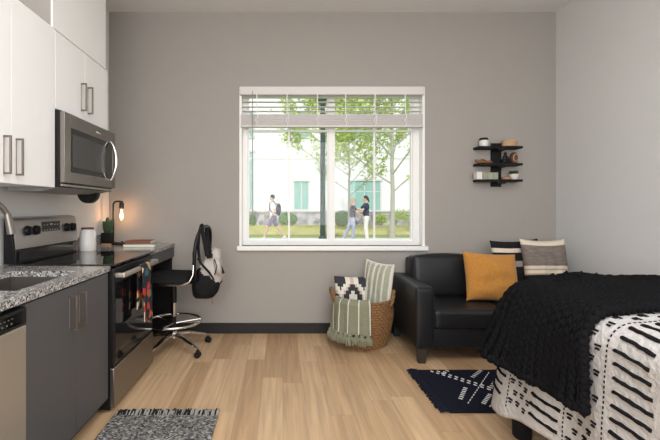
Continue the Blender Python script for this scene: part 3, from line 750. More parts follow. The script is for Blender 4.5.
def dash_line(a, b_, n, wd=0.009, ln=0.022, jit=0.0, thick=True):
    a = Vector((*a, 0)); b_ = Vector((*b_, 0)); t = (b_-a).normalized(); p = Vector((-t.y, t.x, 0))
    for i in range(n):
        c = a.lerp(b_, (i+0.5)/n)
        q = [c+t*ln/2+p*wd/2, c-t*ln/2+p*wd/2, c-t*ln/2-p*wd/2, c+t*ln/2-p*wd/2]
        q = [v for v in q if NX0+0.01 < v.x < NX1 and NY0+0.005 < v.y < NY1-0.005]
        if len(q) < 4: continue
        A = [bm.verts.new((v.x, v.y, 0.0135)) for v in q]; C = [bm.verts.new((v.x, v.y, 0.018)) for v in q]
        bm.faces.new(C); [bm.faces.new((A[k], A[(k+1) % 4], C[(k+1) % 4], C[k])) for k in range(4)]
def comb(a, b_, n, ln=0.026):
    n = int(n*0.8)
    a = Vector((*a, 0)); b_ = Vector((*b_, 0)); t = (b_-a).normalized(); p = Vector((-t.y, t.x, 0))
    for i in range(n):
        c = a.lerp(b_, (i+0.5)/n); e = (c-p*ln/2).xy; f_ = (c+p*ln/2).xy
        dash_line(tuple(e), tuple(f_), 1, 0.0045, ln)
for off in (0, 0.05):
    dash_line((1.12+off, 3.12), (1.12+off+0.62, 2.50-0.05), 20)
    dash_line((1.12+off+0.62, 3.17), (1.12+off+1.2, 2.5), 18)
comb((1.30, 2.80), (1.18, 2.62), 9); comb((1.42, 2.96), (1.58, 3.12), 9); comb((1.30, 2.56), (1.42, 2.70), 9); comb((1.46, 2.78), (1.74, 3.11), 15)
comb((1.22, 3.02), (1.33, 3.12), 5); comb((1.50, 2.51), (1.60, 2.62), 6)
dash_line((1.32, 2.52), (1.74, 3.0), 15, 0.007); dash_line((1.20, 2.56), (1.60, 3.06), 14, 0.005)
obj('white_stitching', bm, white_stitch, nr, fix=True)['kind'] = 'stuff'

# ------------------------------------------------------------------ sofa
sf = thing('loveseat', 'black leather loveseat with square arms against the back wall', 'sofa', (1.88, 3.6, 0))
SX0_, SX1_ = 1.108, 2.66; SYF, SYB = 3.245, 4.03; AW = 0.148
def cushion(bm, x0, x1, y0_, y1_, z0, z1, r=0.035, puff=0.012, n=14, rot=None, pivot=None):
    """upholstered block: rounded box with slightly crowned faces"""
    c = Vector(((x0+x1)/2, (y0_+y1_)/2, (z0+z1)/2)); h = Vector(((x1-x0)/2, (y1_-y0_)/2, (z1-z0)/2))
    tmp = bmesh.new(); bmesh.ops.create_cube(tmp, size=2); bmesh.ops.subdivide_edges(tmp, edges=tmp.edges[:], cuts=n, use_grid_fill=True)
    for v in tmp.verts:
        p = v.co.copy(); q = Vector([math.copysign(1-(1-abs(a))**1.0, a) for a in p])
        # spread samples to the edges so the rounding is resolved
        q = Vector([math.sin(a*PI/2) for a in q])
        w_ = Vector((q.x*h.x, q.y*h.y, q.z*h.z))
        inner = Vector([max(-(h[i]-r), min(h[i]-r, w_[i])) for i in range(3)])
        d = w_-inner
        if d.length > 1e-9: w_ = inner + d.normalized()*min(r, d.length if d.length < r else r)
        ax = max(range(3), key=lambda i: abs(p[i]))
        o_ = [i for i in range(3) if i != ax]
        w_[ax] += math.copysign(puff*(1-q[o_[0]]**2)*(1-q[o_[1]]**2), p[ax])
        v.co = w_
    for v in tmp.verts:
        v.co = ((rot @ v.co) if rot else v.co)+c
    me = bpy.data.meshes.new('t'); tmp.to_mesh(me); tmp.free(); bm.from_mesh(me); bpy.data.meshes.remove(me)
bm = B(); add_box(bm, SX0_+0.02, SX1_-0.02, SYF+0.04, SYB, 0.125, 0.30, bev=0.012); obj('base', bm, leather, sf)
for x in (SX0_, SX1_-AW):
    bm = B(); cushion(bm, x, x+AW, SYF, SYB, 0.12, 0.625, 0.022, 0.008)
    ar = obj('armrest', bm, leather, sf, angle=70)
    bm = B()
    xa, xb = x+0.008, x+AW-0.008
    add_tube(bm, [(xa, SYF-0.002, 0.13), (xa, SYF-0.002, 0.61), (xa+0.008, SYF-0.002, 0.618), (xb-0.008, SYF-0.002, 0.618), (xb, SYF-0.002, 0.61), (xb, SYF-0.002, 0.13)], 0.004, 8)
    obj('piping', bm, leather, ar)
mid = (SX0_+SX1_)/2
for a, b_ in ((SX0_+AW+0.002, mid-0.002), (mid+0.002, SX1_-AW-0.002)):
    bm = B(); cushion(bm, a, b_, SYF+0.015, SYB-0.16, 0.275, 0.435, 0.03, 0.012); obj('seat_cushion', bm, leather, sf, angle=70)
bm = B(); cushion(bm, SX0_+AW+0.0, SX1_-AW-0.0, SYB-0.17, SYB, 0.28, 0.785, 0.03, 0.004); obj('backrest', bm, leather, sf, angle=70)
for a, b_ in ((SX0_+AW+0.004, mid-0.003), (mid+0.003, SX1_-AW-0.004)):
    bm = B(); cushion(bm, a, b_, SYB-0.27, SYB-0.085, 0.43, 0.815, 0.035, 0.02, rot=Euler((R_(-7), 0, 0)).to_matrix()); obj('back_cushion', bm, leather, sf, angle=70)
bm = B(); add_tube(bm, [(SX0_+AW, SYF+0.012+0.028, 0.13), (SX1_-AW, SYF+0.04, 0.13)], 0.004, 6); obj('piping', bm, leather, sf)
for x in (SX0_+0.045, SX1_-0.10):
    for y in (SYF+0.04, SYB-0.06):
        bm = B(); vs = add_box(bm, x-0.03, x+0.045, y-0.03, y+0.03, 0, 0.13)
        for v in vs:
            if v.co.z < 0.01: v.co.x = x+0.0075+(v.co.x-x-0.0075)*0.78; v.co.y = y+(v.co.y-y)*0.78
        obj('leg', bm, dark_wood, sf, bevel=0.003)

# ------------------------------------------------------------------ pillows
def pillow(name, label, cat, loc, rot, wdt, hgt, thk, mats, pattern=None, n=40, group=None, piping=None, flat_bottom=False, tuf=None, sag=0.06):
    """square cushion standing in local XZ, thickness along Y"""
    bm = B()
    def f(side):
        def g(u, v):
            a, b_ = 2*u-1, 2*v-1
            pin = (1-sag*(1-b_*b_)); pin2 = (1-sag*(1-a*a))
            x = wdt/2*a*pin; z = hgt/2*b_*pin2
            t = max(0, (1-abs(a)**2.6))*max(0, (1-abs(b_)**2.6))
            y = thk/2*t**0.5
            wr = noise.noise(Vector((a*2.1+loc[0]*5, b_*2.1, side*3)))*0.018*thk/0.12*t + 0.006*noise.noise(Vector((a*6, b_*6, side+loc[0])))*t
            return Vector((x, side*(y+wr), z+hgt/2))
        return g
    for s_ in (-1, 1): add_grid(bm, f(s_), n, n, mi=(lambda u, v: pattern(u, v)) if pattern else None)
    bmesh.ops.remove_doubles(bm, verts=bm.verts[:], dist=0.0004)
    o = obj(name, bm, mats, angle=75); o.location = loc; o.rotation_euler = rot
    tag(o, label, cat, group)
    return o
pillow('ochre_pillow', 'mustard yellow square pillow leaning on the loveseat seat', 'pillow', (1.895, 3.545, 0.435), (R_(-17), R_(4), R_(3)), 0.50, 0.445, 0.18, ochre, sag=0.065)
def pat_grey(u, v):
    for lim, m_ in ((0.41, 3), (0.435, 2), (0.475, 0), (0.495, 2), (0.54, 0), (0.90, 1)):
        if v < lim: return m_
    return 0
pillow('striped_pillow', 'taupe woven pillow with tan and cream stripes and a black bottom band', 'pillow', (2.415, 3.58, 0.44), (R_(-12), R_(0), R_(-2)), 0.41, 0.56, 0.16, [cream, taupe, tan, blackfab], pat_grey, sag=0.08)
def pat_blk(u, v):
    for lim, m_ in ((0.55, 0), (0.64, 2), (0.79, 0), (0.88, 1)):
        if v < lim: return m_
    return 0
pillow('black_striped_pillow', 'black pillow with a cream stripe tucked behind the taupe pillow', 'pillow', (2.25, 3.71, 0.41), (R_(-10), R_(-2), R_(4)), 0.48, 0.57, 0.13, [blackfab, cream, mauve], pat_blk, sag=0.08)

# ------------------------------------------------------------------ basket and what is in it
KX, KY = 0.778, 3.765
bk_ = thing('wicker_basket', 'round woven seagrass basket holding pillows beside the loveseat', 'basket', (KX, KY, 0))
bm = B()
def bas(u, v):
    z = v*0.43; rr = 0.203+0.065*math.sin(PI/2*min(1, v*1.25))-0.012*max(0, v-0.7)/0.3
    a = 2*PI*u; row = v*19; k_ = math.floor(row)
    bump = 0.009*abs(math.sin(PI*row))+0.006*math.sin(a*34+ (k_ % 2)*PI)*abs(math.sin(PI*row))
    wob = 1+0.012*math.sin(3*a+1)
    return Vector((KX+(rr*wob+bump)*math.cos(a), KY+(rr*wob*0.93+bump)*math.sin(a), z))
add_grid(bm, bas, 272, 130, closed_u=True); bo = obj('basket_body', bm, wicker, bk_, solid=0.006, angle=180)
bm = B(); add_lathe(bm, [(0.002, 0.002), (0.202, 0.002), (0.202, 0.012), (0.002, 0.012)], (KX, KY, 0), 40)
for v in bm.verts: v.co.y = KY+(v.co.y-KY)*0.93
obj('basket_bottom', bm, wicker, bk_)
for pts in ([(KX-0.264, KY-0.074, 0.39), (KX-0.289, KY-0.069, 0.47), (KX-0.294, KY-0.019, 0.515), (KX-0.294, KY+0.037, 0.515), (KX-0.287, KY+0.083, 0.47), (KX-0.262, KY+0.083, 0.39)],
            [(KX+0.217, KY-0.176, 0.39), (KX+0.236, KY-0.176, 0.46), (KX+0.252, KY-0.139, 0.51), (KX+0.264, KY-0.083, 0.51), (KX+0.273, KY-0.046, 0.46), (KX+0.264, KY-0.046, 0.39)]):
    bm = B(); P2 = []
    for i in range(len(pts)-1):
        for q in range(5): P2.append(Vector(pts[i]).lerp(Vector(pts[i+1]), q/5))
    P2.append(Vector(pts[-1]))
    for ph in (0, PI):
        add_tube(bm, [p+Vector((0.008*math.cos(i*0.9+ph), 0.008*math.sin(i*0.9+ph), 0)) for i, p in enumerate(P2)], 0.011, 8)
    obj('handle', bm, wicker, bk_)

def pat_kilim(u, v):
    # stepped diamonds in black, ivory and blush
    a = abs(((u*1.7+0.30) % 1.0)-0.5)*2; b_ = abs(((v*1.25+0.35) % 1.0)-0.5)*2
    st = math.floor(b_*5)/5; d = a+st
    if d < 0.45: return 0
    if d < 0.85: return 2
    if d < 1.0: return 1
    if d < 1.45: return 0
    return 2
pillow('kilim_pillow', 'black and ivory stepped diamond pillow tucked in the basket', 'pillow', (0.715, 3.80, 0.20), (R_(-8), R_(1), R_(4)), 0.40, 0.42, 0.13, [charcoal, blush, ivory], pat_kilim, n=60)
def pat_sage(u, v):
    t = (u*5.2) % 1.0
    return 1 if t < 0.26 else 0
sp_ = pillow('sage_fringed_pillow', 'sage and cream textured stripe pillow standing upright in the basket', 'pillow', (0.895, 3.765, 0.23), (R_(-3), R_(4), R_(-50)), 0.30, 0.53, 0.13, [sage_pale, ivory], pat_sage, n=50)
for k in range(6):
    bm = B()
    a0 = -1+2*((k+0.13)/5.2)
    if a0 > 0.95: bm.free(); continue
    for side in (-1,):
        pts = []
        for j in range(40):
            b_ = -0.95+1.9*j/39; t = max(0, (1-abs(a0)**2.6))*max(0, (1-abs(b_)**2.6))
            pts.append(Vector((0.15*a0*(1-0.06*(1-b_*b_)), side*(0.07*t**0.5+0.003), 0.265*b_*(1-0.06*(1-a0*a0))+0.265)))
        for j, p in enumerate(pts):
            add_ball(bm, p+Vector((0.004*(-1)**j, 0, 0)), (0.008, 0.006, 0.009), 6, 5)
    obj('chenille_rib', bm, ivory, sp_, local=True)
bm = B()
for j in range(46):
    q = j/45
    for sgn in (-1, 1):
        p = Vector((sgn*0.15*(1-0.06*(1-(2*q-1)**2)), 0, 0.53*q)); add_ball(bm, p+Vector((0, 0.004*(-1)**j, 0)), 0.0085, 6, 5)
for j in range(32):
    q = j/31; p = Vector((0.15*(2*q-1), 0, 0.265+0.265*(1-0.06*(1-(2*q-1)**2)))); add_ball(bm, p, 0.009, 6, 5)
obj('edge_trim', bm, ivory, sp_, local=True)

# sage throw over the basket rim
th = thing('sage_throw', 'sage green throw with white stripes and tassels draped over the basket', 'blanket', (KX, KY-0.25, 0.4))
bm = B(); A0, A1 = R_(188), R_(273)
def thr(u, v):
    a = A0+(A1-A0)*u; Lin, Lout = 0.10, 0.30; s_ = v*(Lin+Lout)
    er = 0.263
    if s_ < Lin: r = er-0.05+0.05*(s_/Lin)-0.012; z = 0.36+0.085*math.sin(PI/2*s_/Lin)+0.005; fold = 0
    else:
        k_ = (s_-Lin)/Lout; r = er+0.028*math.sin(min(1, k_*6)*PI/2)+0.012*k_; z = 0.45-Lout*k_*0.98+0.0; fold = k_
        if k_ < 0.06: z = 0.45-0.02*k_/0.06*0.5
    r += 0.008*math.sin(a*14)*fold + 0.004*noise.noise(Vector((a*4, v*5, 0)))
    return Vector((KX+r*math.cos(a), KY+r*0.93*math.sin(a), z))
def thmi(u, v):
    t = (u*4.6+0.55) % 1.0
    return 1 if t < 0.10 else 0
add_grid(bm, thr, 92, 60, mi=thmi); obj('cloth', bm, [sage, ivory], th, solid=0.010, angle=180)
tz = thr(0, 1).z
for k in range(9):
    u = (k+0.5)/9; p = thr(u, 1)+Vector(((random.random()-.5)*0.01, 0, 0.0)); out = Vector((p.x-KX, p.y-KY, 0)).normalized()*0.012
    p += out; big = 1.25 if k % 2 else 1.1
    bm = B()
    add_ball(bm, p+Vector((0, 0, -0.005)), (0.017*big, 0.017*big, 0.018), 12, 8)
    for q in range(16):
        a = 2*PI*q/16+0.3*random.random(); rr = 0.022*big+0.008*random.random()
        add_tube(bm, [p+Vector((0.008*math.cos(a), 0.008*math.sin(a), -0.01)), p+Vector((rr*math.cos(a), rr*math.sin(a), -0.035)), p+Vector((rr*1.05*math.cos(a+0.1), rr*1.05*math.sin(a+0.1), -0.068*big))], [0.006, 0.007, 0.004], 5)
    obj('tassel', bm, sage, th)

# ------------------------------------------------------------------ bed
BR = 0.10; BX_L, BX_R, BY_N, BY_F = 1.245, 2.66, 0.30, 2.315; BT = 0.828
bd = thing('bed', 'high bed on round black legs under the patterned comforter', 'bed', (1.95, 1.3, 0))
box_obj('bed_rail', (BX_L+0.06, BX_L+0.09, BY_N+0.12, BY_F-0.12, 0.27, 0.40), dark_wood, bd, bevel=0.004)
box_obj('bed_rail', (BX_R-0.09, BX_R-0.06, BY_N+0.12, BY_F-0.12, 0.27, 0.40), dark_wood, bd, bevel=0.004)
box_obj('end_rail', (BX_L+0.09, BX_R-0.09, BY_F-0.15, BY_F-0.12, 0.27, 0.40), dark_wood, bd, bevel=0.004)
box_obj('end_rail', (BX_L+0.09, BX_R-0.09, BY_N+0.12, BY_N+0.15, 0.27, 0.40), dark_wood, bd, bevel=0.004)
bm = B(); cushion(bm, BX_L+0.05, BX_R-0.05, BY_N+0.05, BY_F-0.05, 0.40, BT-0.03, 0.06, 0.0); obj('mattress', bm, mattress_m, bd)
for x in (BX_L+0.095, BX_R-0.12):
    for y in (BY_F-0.10, BY_N+0.15):
        bm = B(); add_lathe(bm, [(0.04, 0), (0.048, 0.01), (0.052, 0.40)], (x, y, 0), 24); obj('leg', bm, black_matte, bd)

# perimeter of the bed top: rounded rectangle, s measured from the near left corner
RC = 0.12
IX0, IX1, IY0, IY1 = BX_L+BR, BX_R-BR, BY_N+BR, BY_F-BR
segs = [('l', IY1-IY0-2*RC), ('c', RC*PI/2), ('f', IX1-IX0-2*RC), ('c2', RC*PI/2), ('r', IY1-IY0-2*RC), ('c3', RC*PI/2), ('n', IX1-IX0-2*RC), ('c4', RC*PI/2)]
PER = sum(l for _, l in segs)
def per(s):
    s = s % PER
    for nm, l in segs:
        if s <= l: break
        s -= l
    if nm == 'l': return Vector((IX0, IY0+RC+s, 0)), Vector((-1, 0, 0))
    if nm == 'f': return Vector((IX0+RC+s, IY1, 0)), Vector((0, 1, 0))
    if nm == 'r': return Vector((IX1, IY1-RC-s, 0)), Vector((1, 0, 0))
    if nm == 'n': return Vector((IX1-RC-s, IY0, 0)), Vector((0, -1, 0))
    ctr = {'c': (IX0+RC, IY1-RC), 'c2': (IX1-RC, IY1-RC), 'c3': (IX1-RC, IY0+RC), 'c4': (IX0+RC, IY0+RC)}[nm]
    a0 = {'c': PI, 'c2': PI/2, 'c3': 0, 'c4': -PI/2}[nm]; a = a0-s/RC
    n_ = Vector((math.cos(a), math.sin(a), 0)); return Vector((*ctr, 0))+n_*RC, n_
S_CORNER = segs[0][1]
def topz(x, y):
    e = min(1, (x-IX0)/0.25) if x > IX0 else 0
    return BT + 0.016*e + 0.010*noise.noise(Vector((x*2.2, y*2.2, 0)))*max(0, e) + 0.004*noise.noise(Vector((x*9, y*9, 2)))*max(0, e)
def skin(s, d, off=0.0, flare=0.02, fold=0.014, wl=0.42, cfl=0.14):
    """point on the draped surface: d < 0 on the top, d > 0 round the edge and down"""
    C, N_ = per(s)
    if d <= 0:
        p = C+N_*d; return Vector((p.x, p.y, topz(p.x, p.y)+off))
    r = BR+off
    q = d/BR
    if q < PI/2: h, v = r*math.sin(q), r*(1-math.cos(q))
    else: h, v = r, r+(d-BR*PI/2)
    k_ = max(0, v-0.08)
    sm = S_CORNER+RC*PI/4
    h += (flare+cfl*math.exp(-((s-sm)/0.32)**2))*k_ + fold*min(1, k_*3.2)*math.sin(2*PI*s/wl+0.6*math.sin(s*5))
    h += 0.005*noise.noise(Vector((s*7, d*7, 3)))
    p = C+N_*h; return Vector((p.x, p.y, topz(C.x, C.y)+off-v))
def nrm(s, d, **k):
    e = 0.004; a = skin(s+e, d, **k)-skin(s-e, d, **k); b_ = skin(s, d+e, **k)-skin(s, d-e, **k)
    n_ = a.cross(b_); n_ = n_.normalized() if n_.length > 1e-9 else Vector((0, 0, 1))
    C, N_ = per(s)
    if n_.dot(N_+Vector((0, 0, 1))) < 0: n_ = -n_
    return n_, a.normalized(), b_.normalized()
DROP = 0.655
bm = B()
NS = 300
def hem(s): return DROP + 0.075*math.exp(-((s-S_CORNER-RC*PI/4)/0.17)**2)
def ksk(u, v): return skin(u*PER, v*hem(u*PER))
add_grid(bm, ksk, NS, 50, closed_u=True)
# top cap
rim = [skin(PER*i/NS, 0) for i in range(NS)]
def capf(u, v):
    p = skin(PER*u, 0); c = Vector(((IX0+IX1)/2, max(IY0+0.5, min(IY1-0.5, p.y)), 0)); k_ = v
    q = Vector((p.x+(c.x-p.x)*k_, p.y+(c.y-p.y)*k_, 0)); return Vector((q.x, q.y, topz(q.x, q.y)))
add_grid(bm, capf, NS, 26, closed_u=True)
bmesh.ops.remove_doubles(bm, verts=bm.verts[:], dist=0.0008)
cmf = obj('comforter', bm, comf, solid=0.012, angle=180)
tag(cmf, 'off white comforter with black tufted bars draped over the bed', 'comforter')
# black tufting: bars, dashes and small motifs, in bands across the bed
bm = B()
def strip(pts, r):
    add_tube(bm, pts, r, 6, flat=0.7)
def along_s(s0, s1, d, r, n=6, wob=0.0, tilt=0.0):
    P3 = []
    for i in range(n+1):
        s = s0+(s1-s0)*i/n; dd_ = d+tilt*(i/n-0.5)+wob*(random.random()-.5)
        if dd_ > DROP-0.01: dd_ = DROP-0.01
        if -0.02 < dd_ < 0.0: dd_ = 0.001
        P3.append(skin(s, dd_)+nrm(s, dd_)[0]*0.007)
    strip(P3, [r*(0.8+0.4*random.random()) for _ in P3])
def along_d(s, d0, d1, r, n=3):
    P3 = []
    for i in range(n+1):
        dd_ = d0+(d1-d0)*i/n; P3.append(skin(s, dd_)+nrm(s, dd_)[0]*0.007)
    strip(P3, r)
yS = lambda y: y-(IY0+RC)
DMIN = -0.55
def bars(y0_, y1_):
    d = DMIN
    while d < DROP-0.01:
        j = 0.012*(random.random()-.5)
        along_s(yS(y0_)+j, yS(y1_)+j, d, 0.0098, 7, 0.005, -0.016); d += 0.050
def dots(y):
    d = DMIN
    while d < DROP-0.01: along_d(yS(y), d, d+0.010, 0.0032, 1); d += 0.0195
def motifs(y0_, y1_, cols=3):
    d = DMIN; r_ = 0
    while d < DROP-0.02:
        for c in range(cols):
            y = y0_+(y1_-y0_)*(c+0.5*(r_ % 2))/(cols-0.5)
            for q in (0, 1): along_s(yS(y)-0.013+0.006*q, yS(y)+0.013-0.004*q, d+q*0.014-0.006*(c % 2), 0.0068, 1)
        d += 0.050; r_ += 1
c_y = IY0+RC+S_CORNER   # world y of the start of the corner arc
for y in (2.28, ): pass
bars(2.11, 2.25); dots(2.085); motifs(1.925, 2.06, 3); bars(1.76, 1.90); dots(1.74); motifs(1.555, 1.71, 3); dots(1.515); bars(1.335, 1.478)
dots(1.285); motifs(1.08, 1.25, 3); dots(1.02); bars(0.84, 0.985); motifs(0.62, 0.80, 3); bars(0.46, 0.60)
tf = obj('tufting', bm, tuft_black, cmf, angle=180); lab(tf, 'black tufted bars and dashes'); tf['kind'] = 'stuff'

# chunky black knitted throw across the foot of the bed
kt = thing('knitted_throw', 'chunky black knitted throw across the far end of the bed', 'blanket', (1.7, 1.9, 0.9))
TOFF = 0.022; YT0 = 1.565
def tskin(s, d):
    y = per(s)[0].y
    s = s+0.05*max(0, 1-max(0, d)/0.4)*max(0, 1-(s-S0t)/(S_CORNER-S0t))
    p = skin(s, d, off=TOFF, flare=0.10, fold=0.010, wl=0.26, cfl=0.29)
    if d <= 0:
        x = p.x; p.z += 0.030*math.exp(-((x-1.62)/0.16)**2)*math.exp(-((y-2.2)/0.25)**2) + 0.012*noise.noise(Vector((x*4, p.y*4, 9)))
    return p
def tn(s, d):
    e = 0.004; a = tskin(s+e, d)-tskin(s-e, d); b_ = tskin(s, d+e)-tskin(s, d-e); n_ = a.cross(b_)
    n_ = n_.normalized() if n_.length > 1e-9 else Vector((0, 0, 1))
    if n_.dot(per(s)[1]+Vector((0, 0, 1.2))) < 0: n_ = -n_
    b_ = b_.normalized(); return n_, b_
S0t = yS(YT0); S1t = S_CORNER+RC*PI/2+1.15
TD = 0.405
bm = B()
NSs = 110
add_grid(bm, lambda u, v: tskin(S0t+(S_CORNER+RC*PI/2-S0t)*u, -0.115+(TD+0.115)*v), 50, 26)
add_grid(bm, lambda u, v: tskin(S0t+(S_CORNER-S0t)*u, -1.15+1.15*v), 44, 50)
add_grid(bm, lambda u, v: tskin(S_CORNER+RC*PI/2+1.12*u, -0.125+(TD+0.125)*v), 50, 20)
obj('backing', bm, yarn, kt, solid=0.012, angle=180)
def stitch(bm, p, n_, t, sz, sgn):
    l = n_.cross(t).normalized(); t2 = (t*math.cos(0.3)+l*math.sin(0.3)*sgn).normalized(); l2 = n_.cross(t2).normalized()
    c = p+n_*0.013+l*0.0065*sgn*sz
    V = []; seg = 6; a_, b_, h_ = 0.027*sz, 0.0085*sz, 0.015*sz
    prof = [(-1, 0.25), (-0.5, 0.85), (0.1, 1.0), (0.65, 0.75), (1, 0.25)]
    for q, r in prof:
        V.append([bm.verts.new(c+t2*a_*q+(l2*math.cos(2*PI*k/seg)*b_+n_*math.sin(2*PI*k/seg)*h_)*r) for k in range(seg)])
    for A, C in zip(V, V[1:]):
        for k in range(seg): bm.faces.new((A[k], A[(k+1) % seg], C[(k+1) % seg], C[k]))
    bm.faces.new(V[0][::-1]); bm.faces.new(V[-1])
bm = B(); step = 0.031; ribw = 0.038
s = S0t+0.01; ri = 0
while s < S1t:
    C_, N_ = per(s)
    on_side = s < S_CORNER
    corner = S_CORNER <= s < S_CORNER+RC*PI/2
    d = (-1.13 if on_side else (-0.075 if corner else -0.125)) + 0.4*step*(ri % 2)
    ww = ribw*(0.72 if corner else 1.0)
    while d < TD:
        wob = 0.006*math.sin(d*16+ri*0.5)+0.008*noise.noise(Vector((s*3, d*3, 0)))
        sd = s+wob
        p = tskin(sd, d); n_, t = tn(sd, d)
        if True:
            for sgn in (-1, 1): stitch(bm, p, n_, t, 1.0+0.15*random.random(), sgn)
        d += step
    s += ww; ri += 1
obj('knit_stitches', bm, yarn, kt, angle=180)
bm = B()   # thick cast-off edges
d = -1.13
while d < TD:
    for q in (0, 1):
        p = tskin(S0t-0.004, d+0.012*q); n_, t = tn(S0t, d); add_ball(bm, p+n_*(0.004+0.008*q), (0.016, 0.016, 0.019), 8, 6)
    d += 0.024
obj('knit_edge', bm, yarn, kt, angle=180); bm = B()
s = S0t
while s < S_CORNER+RC*PI/2+1.1:
    p = tskin(s, TD); n_, t = tn(s, TD); add_ball(bm, p+n_*0.006+Vector((0, 0, 0.004*math.sin(s*90))), (0.024, 0.024, 0.022), 8, 6); s += 0.022
obj('knit_border', bm, yarn, kt, angle=180)

# ------------------------------------------------------------------ wall shelf with things on it
WS = 98.5
sx = lambda px: (px-280)/100.0
SHX, SHY = sx(497.5), YB
ws = thing('wall_shelf', 'black three tier floating shelf mounted on the back wall', 'shelf', (SHX, YB-0.07, 1.72))
SD = 0.13
box_obj('spine', (2.135, 2.235, YB-0.022, YB-0.001, 1.485, 1.925), black_matte, ws, bevel=0.002)
zs = (1.880, 1.712, 1.552)
for z in zs:
    bm = B(); xa, xb = 1.958, 2.388
    add_prism(bm, [(xa, YB-SD), (xb, YB-SD), (xb, YB-0.001), (xa, YB-0.001)], z-0.022, z); obj('shelf_board', bm, black_matte, ws, bevel=0.002)
    bm = B(); add_box(bm, 2.145, 2.225, YB-SD+0.01, YB-0.022, z-0.040, z-0.022); obj('bracket', bm, black_matte, ws)
ys_ = YB-0.065
def on(z): return z+0.0005
t = thing('lidded_jar', 'white jar with black lid on the top shelf board', 'jar', (sx(483.5), ys_, on(zs[0])))
bm = B(); add_lathe(bm, [(0.002, 0), (0.040, 0), (0.043, 0.008), (0.043, 0.058), (0.040, 0.064), (0.002, 0.064)], (sx(483.5), ys_, on(zs[0])), 28); obj('jar_body', bm, ceramic, t)
bm = B(); add_lathe(bm, [(0.002, 0.064), (0.041, 0.064), (0.041, 0.078), (0.034, 0.088), (0.002, 0.09)], (sx(483.5), ys_, on(zs[0])), 28); obj('lid', bm, black_matte, t)
t = thing('wooden_box', 'round light wooden box on the top shelf board', 'box', (sx(509), ys_, on(zs[0])))
bm = B(); add_lathe(bm, [(0.002, 0), (0.066, 0), (0.073, 0.006), (0.073, 0.038), (0.002, 0.038)], (sx(509), ys_, on(zs[0])), 32)
for v in bm.verts: v.co.y = ys_+(v.co.y-ys_)*0.75
obj('box_body', bm, wood_light, t)
bm = B(); add_lathe(bm, [(0.002, 0.039), (0.074, 0.039), (0.073, 0.058), (0.062, 0.068), (0.002, 0.070)], (sx(509), ys_, on(zs[0])), 32)
for v in bm.verts: v.co.y = ys_+(v.co.y-ys_)*0.75
obj('lid', bm, wood_light, t)
# wooden chain / knot on the middle board
bm = B(); cx_ = sx(483.5); zz = on(zs[1])
for k, (ox, a_, tilt) in enumerate(((-0.045, 0.0, 0.35), (0.0, 0.9, 0.6), (0.042, 0.1, 0.25))):
    q = Euler((tilt, 0.25*(-1)**k, a_)).to_matrix()
    pts = [Vector((cx_+ox, ys_, zz+0.026))+q @ Vector((0.036*math.cos(t_), 0.024*math.sin(t_), 0)) for t_ in [2*PI*i/24 for i in range(24)]]
    add_tube(bm, pts, 0.0095, 10, closed=True)
zmin = min(v.co.z for v in bm.verts)
for v in bm.verts: v.co.z += zz-zmin
tag(obj('wooden_chain', bm, wood_mid), 'reddish brown wooden link chain on the middle shelf board', 'ornament')
# black figurine
t = thing('black_figurine', 'small black seated figurine on the middle shelf board', 'figurine', (sx(504.5), ys_, zz))
bm = B(); cx_ = sx(504.5)
add_ball(bm, (cx_, ys_, zz+0.024), (0.036, 0.030, 0.024)); add_capsule(bm, (cx_, ys_, zz+0.03), (cx_+0.004, ys_, zz+0.075), 0.022, 0.015)
add_ball(bm, (cx_+0.006, ys_, zz+0.098), (0.016, 0.015, 0.018)); add_capsule(bm, (cx_-0.015, ys_-0.01, zz+0.07), (cx_-0.03, ys_-0.022, zz+0.035), 0.008, 0.008); add_capsule(bm, (cx_+0.018, ys_-0.01, zz+0.07), (cx_+0.034, ys_-0.02, zz+0.035), 0.008, 0.008)
add_capsule(bm, (cx_-0.03, ys_-0.02, zz+0.012), (cx_+0.03, ys_-0.025, zz+0.012), 0.012, 0.012)
obj('figure', bm, black_plastic, t)
t = thing('wooden_vase', 'dark carved wooden oval vase on the middle shelf board', 'vase', (sx(513.5), ys_, zz))
bm = B(); prof = [(0.002, 0), (0.026, 0), (0.036, 0.02), (0.041, 0.055), (0.035, 0.09), (0.020, 0.108), (0.017, 0.112), (0.002, 0.112)]
add_lathe(bm, prof, (sx(513.5), ys_, zz), 32)
obj('vase_body', bm, wood_deep, t)
bm = B(); add_tube(bm, [(sx(513.5)+0.024*math.cos(a), ys_-0.036, zz+0.055+0.036*math.sin(a)) for a in [2*PI*i/24 for i in range(24)]], 0.004, 8, closed=True); obj('carved_ring', bm, wood_light, t)
# low board
zz = on(zs[2])
def small_book(label, x0, x1, h, cover):
    c = ((x0+x1)/2, ys_, zz); t = thing('small_book', label, 'book', c, 'small books standing on the bottom shelf board')
    bm = B(); add_box(bm, x0, x0+0.003, ys_-0.05, ys_+0.015, zz, zz+h); add_box(bm, x1-0.003, x1, ys_-0.05, ys_+0.015, zz, zz+h); add_box(bm, x0, x1, ys_-0.052, ys_-0.048, zz, zz+h)
    obj('cover', bm, cover, t, bevel=0.001)
    bm = B(); add_box(bm, x0+0.003, x1-0.003, ys_-0.047, ys_+0.012, zz+0.001, zz+h-0.004); obj('page_block', bm, paper_w, t)
small_book('white spined small book, leftmost on the bottom shelf board', sx(474), sx(479.5), 0.074, ceramic)
for i, l in enumerate(('sage spined small book standing right next to the white one', 'sage spined small book, middle one of the three sage books', 'sage spined small book nearest the shelf spine')):
    small_book(l, sx(480+5.1*i)+0.0005, sx(485+5.1*i)-0.001, 0.068, sage_pale if i % 2 else P('sage_cover_%d' % i, (0.30, 0.31, 0.23), 0.7))
t = thing('wooden_coasters', 'small light wooden dish on the bottom shelf board', 'dish', (sx(506.5), ys_-0.01, zz))
